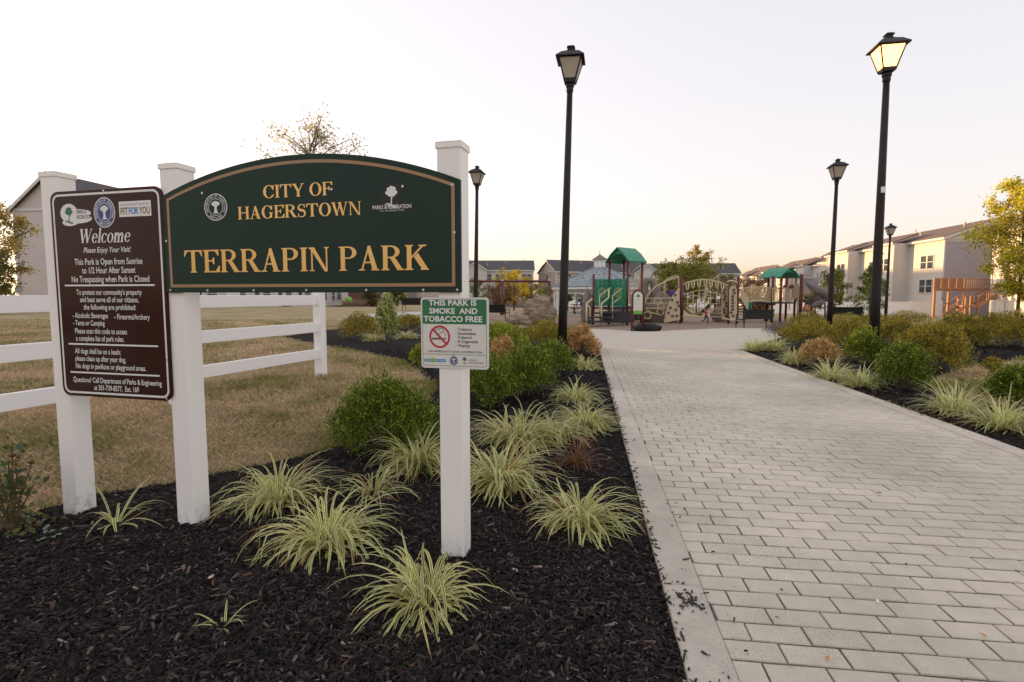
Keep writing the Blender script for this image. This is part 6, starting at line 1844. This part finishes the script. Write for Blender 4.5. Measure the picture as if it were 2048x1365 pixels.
# back doors, privacy panels, air conditioners seen below the green sign
for (px, Yd, w, h, kind, lab) in ((397, 58, .9, .9, 'air_conditioner', 'grey air conditioner at house wall, leftmost below the green sign'), (575, 74, .9, .95, 'air_conditioner', 'dark grey air conditioner at house wall below the middle of green sign'), (416, 60, .9, .9, 'air_conditioner', 'grey air conditioner beside the leftmost one below the green sign')):
    x = GD(px, Yd); o = empty(kind, x, row_rz, lab, 'air conditioner', 'air conditioners')
    m = MB(); m.box((0, 0, h / 2), (w, w, h)); m.build('casing', mat('ac_grey', (.16, .15, .17), .6), o, bevel=.03)
    m = MB(); m.lathe((0, 0, h), [(.36, 0), (.36, .03), (.1, .04)], 14); m.build('fan_grille', M_deck, o)
for (px, Yd, L, lab) in ((480, 62, 4.0, 'white privacy screen between back patios, left one below the green sign'), (553, 72, 4.2, 'white privacy screen between back patios, right one below the green sign')):
    p = GD(px, Yd); o = empty('privacy_screen', p, 0, lab, 'screen', 'white patio screens')
    d = Vector((-math.cos(PA), math.sin(PA), 0))
    for q in range(3):
        a = d * (L * q / 3); b = d * (L * (q + 1) / 3); m = MB(); m.bar((a.x, a.y, .92), (b.x, b.y, .92), .06, 1.8); m.build('panel', M_fence, o)
        m = MB(); m.box((a.x, a.y, .95), (.13, .13, 1.95)); m.build('post', M_fence, o)
# patio set
p = GD(508, 66); o = empty('patio_table', p, 0, 'small dark patio table with chairs on a back patio below the sign', 'table')
m = MB(); m.lathe((0, 0, .7), [(.55, 0), (.55, .04)], 14); m.build('table_top', M_deck, o)
for k in range(4):
    a = k * 1.57 + .4; m = MB(); m.tube([(.4 * math.cos(a), .4 * math.sin(a), 0), (.35 * math.cos(a), .35 * math.sin(a), .7)], .03, 5); m.build('leg', M_deck, o)
for k, lab in enumerate(('dark patio chair left of the patio table', 'dark patio chair right of the patio table')):
    c = empty('patio_chair', GD(500 + 18 * k, 66.3), R(90 + 180 * k), lab, 'chair', 'patio chairs')
    m = MB(); m.box((0, 0, .42), (.5, .5, .05)); m.build('seat', M_deck, c)
    m = MB(); m.box((0, .24, .75), (.5, .05, .6)); m.build('backrest', M_deck, c)
    for sx in (-1, 1):
        for sy in (-1, 1): m = MB(); m.box((sx * .22, sy * .22, .2), (.04, .04, .4)); m.build('leg', M_deck, c)
# beach ball like playground ball and dry grass
o = empty('toy_ball', GD(698, 80, .9), 0, 'bright green toy ball beyond the fence, left of the shrubs', 'ball')
m = MB(); m.lathe((0, 0, 0), [(.05, -.55), (.3, -.46), (.48, -.27), (.55, 0), (.48, .27), (.3, .46), (.05, .55)], 16); m.build('shell', mat('ball_green', (.20, .50, .06), .4), o, smooth=True)
o = empty('storage_shed', GD(733, 88), row_rz, 'small red brown shed with dark windows beyond the lawn', 'shed')
m = MB(); m.box((0, 0, 1.3), (4, 4.2, 2.6)); m.build('wall', mat('shed_red', (.17, .075, .06), .8), o)
m = MB(); m.prism([(-2.2, -2.3, 2.6), (2.2, -2.3, 2.6), (2.2, 2.3, 2.6), (-2.2, 2.3, 2.6)], (0, 0, .1)); m.prism([(-2.2, -2.3, 2.7), (0, -2.3, 3.6), (2.2, -2.3, 2.7)], (0, 4.6, 0)); m.build('roof', M_roofA, o)
for s in (-1, 1): m = MB(); m.box((s * .9 , -2.11, 1.7), (1.0, .05, .7)); m.build('window', M_win, o)

# middle rows, facing the camera across the park
w1 = []
for k in range(8):
    x = 2 + k * 3.0
    for z in (.6, 3.3, 5.9):
        w1.append(('f', x, z, 1.0, 1.5)); w1.append(('f', x + 1.15, z, 1.0, 1.5))
c1 = GD(846, 125)
building('townhouse_row', 'cream townhouse row with dark roof behind the swing set', (c1.x, c1.y, -1.6), 0, 25, 10, 8.3, 10.6, M_sideD, M_roofA, w1, [(9.5, 14.5, 1.2, 8.3, 10.0, M_sideB), (0.3, 4.5, 1.0, 8.3, 9.8, M_sideE)], group='townhouse rows around the park', vents=6)
w2 = []
for k in range(6):
    x = 2 + k * 3.4
    for z in (.6, 3.3, 5.9): w2.append(('f', x, z, 1.0, 1.5)); w2.append(('f', x + 1.2, z, 1.0, 1.5))
w2 += [('l', 5, 5.9, 1.0, 1.5), ('l', 5, 3.2, 1.0, 1.5)]
c2 = GD(1112, 124)
building('townhouse_row', 'townhouse row with sunlit gable end behind the gazebo', (c2.x, c2.y, -1.6), R(20), 26, 10, 8.0, 10.7, M_sideE, M_roofA, w2, [(8, 12, 1.2, 8.0, 9.8, M_sideD)], group='townhouse rows around the park', vents=5)
c3 = GD(1262, 128)
building('townhouse_row', 'white gabled townhouse row right behind the green play roof', (c3.x, c3.y, -1.6), R(-6), 24, 10, 7.6, 10.0, M_sideD, M_roofA, [('f', x, z, 1.0, 1.5) for x in (3, 4.3, 6.5, 9, 12, 13.3, 16, 20) for z in (.6, 3.2, 5.6)], [(.5, 6.5, 1.2, 7.6, 9.7, M_sideD)], group='townhouse rows around the park', vents=4)
# right hand rows receding
rr_rz = -math.pi / 2 - PA
def right_row(name_lab, near, length, eave, ridge, wallm, endm, roofm, D=11, bumps=True, z=-1.7, extra=()):
    far = Vector((near[0] + pd[0] * length, near[1] + pd[1] * length))
    wins = []; bl = []
    n = int(length / 6)
    for k in range(n):
        x0 = length - 6 * (k + 1); pj = 1.7 if k % 2 == 1 else 0.0
        if pj: bl.append((x0 + .8, x0 + 5.2, pj, eave, eave, wallm))
        for zz in (.3, 3.1, 5.9): wins.append(('f', x0 + 2.4, zz, 1.1, 1.5, pj)); wins.append(('f', x0 + 3.7, zz, 1.1, 1.5, pj))
    return building('townhouse_row', name_lab, (far.x, far.y, z), rr_rz, length, D, eave, ridge, wallm, roofm, wins + list(extra), bl, vents=n, group='townhouse rows around the park')
near = P(1882, 600, 62)
ro = right_row('big cream and grey townhouse row behind the wooden deck at right', (near.x, near.y), 30, 9.2, 11.2, M_sideB, M_sideC, M_roofB)
# grey end wall cladding of the near unit
m = MB(); m.prism([(30.03, .1, -.5), (30.03, 10.9, -.5), (30.03, 10.9, 8.75), (30.03, .1, 8.75)], (.04, 0, 0)); m.build('end_wall_cladding', M_sideC, ro)
near = P(1708, 600, 98)
right_row('far townhouse row left of the big right hand row', (near.x, near.y), 24, 9.0, 12.0, M_sideB, M_sideC, M_roofB)
near = P(1606, 600, 122)
right_row('far pale townhouse row behind the second play tower', (near.x, near.y), 24, 8.6, 11.4, M_sideD, M_sideC, M_roofB, 12)
near = P(1512, 600, 150)
right_row('farthest small townhouse row left of the second play tower', (near.x, near.y), 18, 8.0, 10.8, M_sideB, M_sideC, M_roofB, 10)
near = Vector((48.4, 48.2))
right_row('townhouse end behind the sunlit tree at the right frame edge', (near.x, near.y), 9, 8.9, 12, M_sideB, M_sideC, M_roofB, 12, z=-1.3)
# white privacy fence
def privacy_fence(pts, label, h=1.8):
    root = empty('privacy_fence', pts[0], 0, label, 'fence', 'white vinyl privacy fences')
    for a, b in zip(pts[:-1], pts[1:]):
        n = max(1, int((b - a).length / 2.4))
        for k in range(n):
            p, q = a.lerp(b, k / n), a.lerp(b, (k + 1) / n)
            m = MB(); m.bar(p + Vector((0, 0, h / 2)), q + Vector((0, 0, h / 2)), .05, h - .1); m.build('panel', M_fence, root, world=True)
            m = MB(); m.box(p + Vector((0, 0, h / 2 + .05)), (.13, .13, h + .1)); m.build('post', M_fence, root, world=True)
            m = MB(); m.bar(p + Vector((0, 0, h - .02)), q + Vector((0, 0, h - .02)), .08, .10); m.build('top_rail', M_fence, root, world=True)
def FP(px, py, Y): return P(px, py, Y)
privacy_fence([GD(1882, 61), GD(1760, 63), GD(1640, 68), GD(1545, 84)], 'white vinyl privacy fence below the right hand houses', 1.6)
privacy_fence([FP(1460, 618, 78), FP(1372, 614, 90)], 'white privacy fence seen through the climbing net')
privacy_fence([FP(1110, 614, 105), FP(1260, 612, 100)], 'white privacy fence seen through the gazebo')
o = empty('board_fence', GD(1000, 112), 0, 'grey board fence behind the swing set', 'fence')
for k in range(14):
    x = GD(960, 112).x + k * 1.25; m = MB(); m.box((x, 112, tz(x, 112) + .9), (1.2, .06, 1.8)); m.build('board_panel', mat('weathered_grey', (.16, .15, .15), .9), o, world=True)

# wooden deck with stair
def deck():
    M_wood = mat('deck_wood', (.30, .155, .085), .7, var=(4, (.36, .20, .115)), stretch=(1, 1, 4))
    Y = 58.0
    g = GD(1890, Y); root = empty('wooden_deck', g, 0, 'raised brown wooden deck with stairs on the right hand house', 'deck')
    x0, x1 = P(1866, 600, Y).x, P(1927, 600, Y).x; x2 = P(1985, 600, Y).x
    zf, zt = P(1890, 580, Y).z, P(1890, 557, Y).z; zg = g.z
    m = MB(); m.prism([(x0, Y, zf - .11), (x2, Y, zf - .11), (x2 + .6, Y + 1.3, zf - .11), (x0 + .9, Y + 1.3, zf - .11)], (0, 0, .22)); m.build('deck_floor', M_wood, root, world=True)
    for x in (x0 + .1, (x0 + x1) / 2, x1, x2):
        m = MB(); m.box((x, Y, (zf + zg) / 2), (.2, .2, zf - zg)); m.build('post', M_wood, root, world=True)
    n = 5
    for k in range(n):
        x = x0 + (x1 - x0) * k / (n - 1); m = MB(); m.box((x, Y - .05, (zf + zt) / 2), (.14, .14, zt - zf + .1)); m.build('railing_post', M_wood, root, world=True)
    for k in range(4):
        a, b = x0 + (x1 - x0) * k / 4 + .12, x0 + (x1 - x0) * (k + 1) / 4 - .12
        nb = 6
        for q in range(nb):
            xx = a + (b - a) * (q + .5) / nb; m = MB(); m.box((xx, Y - .02, (zf + zt) / 2), ((b - a) / nb * .8, .04, zt - zf - .15)); m.build('baluster_board', M_wood, root, world=True)
    m = MB(); m.bar((x0, Y - .05, zt), (x1, Y - .05, zt), .16, .09); m.bar((x0, Y - .05, zf + .1), (x1, Y - .05, zf + .1), .06, .12); m.build('top_rail', M_wood, root, world=True)
    m = MB(); m.bar((x1, Y - .05, zt - .1), (x2, Y - .05, zt - .1), .10, .09)
    for q in range(14): xx = x1 + (x2 - x1) * (q + .5) / 14; m.box((xx, Y, (zf + zt) / 2), (.09, .04, zt - zf - .15))
    m.build('railing', M_wood, root, world=True)
    # stairs: down from right to a low landing, then to the ground at left
    lz = P(1905, 612, Y).z; xa, xb = P(1905, 600, Y).x, P(1930, 600, Y).x
    m = MB(); m.box(((xa + xb) / 2, Y - 1.2, lz), (xb - xa, 1.1, .15)); m.build('landing', M_wood, root, world=True)
    for dy in (-1.75, -.7):
        m = MB(); m.bar((x2, Y + dy, zf), (xb, Y + dy, lz), .08, .3); m.bar((x2, Y + dy, zf + 1.05), (xb, Y + dy, lz + 1.05), .08, .10)
        for q in range(16): t = q / 15; xx = x2 + (xb - x2) * t; zz = zf + (lz - zf) * t; m.bar((xx, Y + dy, zz), (xx, Y + dy, zz + 1.05), .06, .05)
        m.bar((xa, Y + dy, lz), (P(1876, 600, Y).x, Y + dy, zg + .1), .08, .25); m.bar((xa, Y + dy, lz + 1.05), (P(1874, 600, Y).x, Y + dy, zg + 1.0), .08, .1); m.build('stair_side', M_wood, root, world=True)
    for q in range(10):
        t = (q + .5) / 10; m = MB(); m.box((x2 + (xb - x2) * t, Y - 1.2, zf + (lz - zf) * t), (.3, 1.0, .05)); m.build('tread', M_wood, root, world=True)
    for x in (xa, xb):
        m = MB(); m.box((x, Y - 1.7, (lz + 1.05 + zg) / 2), (.16, .16, lz + 1.05 - zg)); m.box((x, Y - .75, (lz + 1.05 + zg) / 2), (.16, .16, lz + 1.05 - zg)); m.build('stair_post', M_wood, root, world=True)
deck()
# utility boxes catching the evening sun
M_util = mat('utility_white', (.72, .68, .62), .5)
for (px, Y, w, h, lab) in ((1993, 52, .9, 1.5, 'pale utility cabinet under the sunlit tree, left one'), (2013, 52, .9, 1.5, 'pale utility cabinet under the sunlit tree, right one'), (1982, 52, .4, 1.5, 'slim white bollard left of the utility cabinets')):
    g = GD(px, Y); nm = 'bollard' if w < .5 else 'utility_cabinet'
    o = empty(nm, g, R(8), lab, 'bollard' if w < .5 else 'cabinet', None if w < .5 else 'utility cabinets')
    if w < .5: m = MB(); m.lathe((0, 0, 0), [(.18, 0), (.18, h), (.1, h + .1)], 12); m.build('shaft', M_util, o)
    else:
        m = MB(); m.box((0, 0, h / 2), (w, w * .6, h)); m.build('casing', M_util, o, bevel=.03)
        m = MB(); m.box((0, 0, h + .03), (w + .08, w * .6 + .08, .06)); m.build('lid', M_util, o)
        m = MB(); m.box((0, -w * .3 - .01, h * .55), (w * .86, .02, h * .8)); m.build('door', M_util, o)

# ================================================================== TREES
M_tleaf = leaf_mat('tree_leaf', .5, .55)
M_bark = mat('tree_bark', (.09, .065, .05), .9, var=(5, (.13, .10, .08)), bump=(20, .6))
def tree(loc, h, crown, label, pal, n=3500, leaf=.16, seed=0, trunk_h=None, name='tree', cone=0.0, tr=.09, nlimb=9, gap=.5, asp=.55, group='trees around the park', stems=1, cl=None):
    """crown = (half width, height of crown base as fraction)"""
    r = np.random.RandomState(seed + 900)
    root = empty(name, loc, r.uniform(0, 6.28), label, 'tree', group)
    cw, cb = crown
    m = MB(); ends = []
    for s_ in range(stems):
        ox = (s_ - (stems - 1) / 2) * .5
        pts = [(ox, 0, -.1), (ox + r.normal(0, .03), r.normal(0, .03), h * .3), (ox + r.normal(0, .08), r.normal(0, .08), h * .62), (ox + r.normal(0, .12), r.normal(0, .12), h * .95)]
        m.tube(pts, [tr, tr * .8, tr * .5, tr * .12], 8)
        for k in range(nlimb):
            t = cb + (1 - cb) * (k + r.uniform(.1, .9)) / nlimb * .93
            a = 2.4 * k + r.uniform(-.4, .4)
            prof = (1 - cone) * math.sin(math.pi * min(1, max(.08, (t - cb * .8) / (1.04 - cb * .8)))) ** .6 + cone * (1.05 - (t - cb) / (1 - cb)) 
            ln = cw * prof * r.uniform(.75, 1.1)
            z = h * t; b0 = Vector((ox, 0, z * .92)); e = Vector((ox + math.cos(a) * ln, math.sin(a) * ln, z + ln * r.uniform(.15, .5) * (1 - cone * .8)))
            md = b0.lerp(e, .5) + Vector((0, 0, ln * .06))
            m.tube([b0, md, e], [tr * .35, tr * .2, tr * .06], 5)
            for q in range(6):
                f = r.uniform(.3, 1.0); c = b0.lerp(e, f); d = Vector(r.normal(0, 1, 3)); d.normalize(); c2 = c + d * ln * .3
                m.tube([c, c2], [tr * .12, tr * .04], 4); ends.append((c2, ln))
            ends.append((e, ln)); ends.append((md, ln))
        ends.append((Vector((ox, 0, h * .95)), cw * .4))
    m.build('trunk', M_bark, root, smooth=True)
    idx = r.randint(0, len(ends), n)
    E = np.array([tuple(ends[i][0]) for i in idx]); S = np.array([max(.12, ends[i][1]) for i in idx])
    g_ = r.normal(0, 1, (n, 3)); C = E + g_ * (S * .125 * (1.1 - gap * .5))[:, None] * np.array([1, 1, .75])
    D = r.normal(0, 1, (n, 3)) + np.array([0, 0, -.35])
    col = palette(r, n, *pal, spread=.22)
    tint = r.normal(0, .2, len(ends))
    col = col * np.exp(tint[idx])[:, None]
    o = link_mesh('crown', leaf_mesh('crown', C, D, leaf, asp, col * 1.25, r), M_tleaf, root); o['kind'] = 'stuff'
    return root
GRN = ([(.09, .15, .025), (.15, .20, .04), (.22, .23, .045)], [3, 3, 2]); YEL = ([(.65, .43, .035), (.55, .42, .06), (.70, .36, .03), (.32, .31, .05)], [4, 3, 2, 2])
OLV = ([(.20, .21, .04), (.28, .25, .05), (.14, .16, .035)], [3, 2, 3]); DRK = ([(.06, .085, .022), (.10, .105, .025), (.16, .10, .04)], [4, 3, 2]); AUT = ([(.40, .27, .05), (.24, .23, .045), (.46, .23, .06), (.15, .17, .04)], [3, 4, 2, 3])
RED = ([(.20, .11, .055), (.14, .10, .04), (.27, .14, .07)], [3, 3, 2])
def T(px, Y, hpx_top, wpx, label, pal, n, leaf, seed, cb=.28, **k):
    g = GD(px, Y); h = P(px, hpx_top, Y).z - g.z
    return tree(g, h, (wpx * Y / F / 2, cb), label, pal, n, leaf, seed, **k)
T(634, 20, 236, 195, 'airy young tree whose sparse twigs rise above the green sign', ([(.26, .25, .09), (.34, .30, .13), (.20, .20, .06)], [3, 2, 3]), 4600, .12, 1, .42, asp=.32, gap=0, nlimb=18, tr=.075, stems=2)
T(-4, 36, 400, 135, 'autumn tinted tree at the left frame edge before the gable house', AUT, 9000, .17, 2, .16, asp=.5, nlimb=15, tr=.1)
T(-8, 33, 500, 110, 'dark green bushy tree low at the left frame edge', DRK, 3200, .16, 3, .08, nlimb=14)
T(1028, 62, 541, 72, 'bright yellow autumn tree behind the swing set', YEL, 3600, .22, 4, .12, nlimb=14, asp=.6)
T(1062, 66, 560, 46, 'orange and green tree right of the bright yellow tree', AUT, 2200, .22, 5, .1, nlimb=12)
T(1000, 60, 572, 74, 'low dark reddish tree left of the bright yellow tree', RED, 2600, .2, 6, .15, nlimb=12)
T(955, 70, 560, 36, 'small green tree between lamp post and swing set', GRN, 1400, .24, 7, .12, nlimb=10)
T(1095, 75, 572, 34, 'slim green tree left of the gazebo post', GRN, 1400, .22, 8, .2, nlimb=10)
T(1135, 62, 570, 34, 'round green tree seen through the gazebo, left one', GRN, 1800, .2, 9, .3, nlimb=10)
T(1165, 64, 572, 40, 'round green tree seen through the gazebo, right one', GRN, 1800, .2, 10, .3, nlimb=10)
T(1365, 60, 528, 130, 'broad leafy green tree behind the overhead arch', OLV, 7500, .26, 11, .12, nlimb=18)
T(1392, 66, 497, 78, 'tall golden green tree rising above the climbing frame', AUT, 3600, .26, 12, .4, nlimb=14)
T(1440, 64, 550, 76, 'green tree right of the broad leafy tree', OLV, 3400, .24, 13, .12, nlimb=14)
T(1335, 58, 525, 50, 'slender green tree left of the broad leafy tree', OLV, 1900, .2, 14, .25, nlimb=12)
T(1508, 58, 560, 80, 'low reddish brown tree behind the barred bridge', RED, 4000, .2, 15, .1, nlimb=14)
T(1518, 60, 596, 60, 'dark hedge like tree under the barred bridge', DRK, 2200, .2, 16, .05, nlimb=12)
T(1665, 52, 538, 64, 'green tree behind the medium lamp post', OLV, 3400, .2, 17, .16, nlimb=14)
T(1622, 56, 585, 46, 'dark bushy tree under the spiral slide', DRK, 1600, .2, 18, .1, nlimb=10)
T(1738, 50, 527, 78, 'conical green tree before the white privacy fence', GRN, 3800, .19, 19, .2, cone=.75, nlimb=20)
T(2034, 40, 350, 170, 'sunlit golden green tree at the right frame edge', ([(.52, .42, .04), (.30, .32, .04), (.62, .44, .05), (.15, .20, .03)], [4, 4, 3, 2]), 22000, .17, 20, .14, nlimb=34, asp=.6, tr=.12)
T(742, 62, 575, 36, 'dark evergreen behind the slim variegated shrub', DRK, 2600, .2, 21, .03, cone=.6, nlimb=16)
T(795, 66, 578, 40, 'green bushy tree right of the dark evergreen', GRN, 2200, .22, 22, .1, nlimb=12)
# dry ornamental grass mounds by the far walk
for i, (px, Y, lab) in enumerate(((695, 60, 'dry tan ornamental grass mound left of the far lamp pole'), (722, 60, 'dry tan ornamental grass mound at the far lamp pole'))):
    r = np.random.RandomState(i); g = GD(px, Y); V, A, f = blade_arrays(r, 260, (.8, 1.3), .03, 1, .4, e_lo=45, e_hi=90, bend=(20, 80))
    root = empty('ornamental_grass', g, 0, lab, 'plant', 'dry grass mounds'); k = V.shape[1] * 3
    o = link_mesh('leaves', np_mesh('leaves', V.reshape(-1, 3), (f[None] + k * np.arange(260)[:, None, None]).reshape(-1, 4), np.repeat(np.array([[.33, .24, .15]]), V.size // 3, 0)), M_leaf, root); o['kind'] = 'stuff'
o = copy_tree(lampA); g = GD(732, 62); o.location = g; tag(o, 'dark distant lamp pole below the green sign near the evergreen', 'lamp post', GRP)
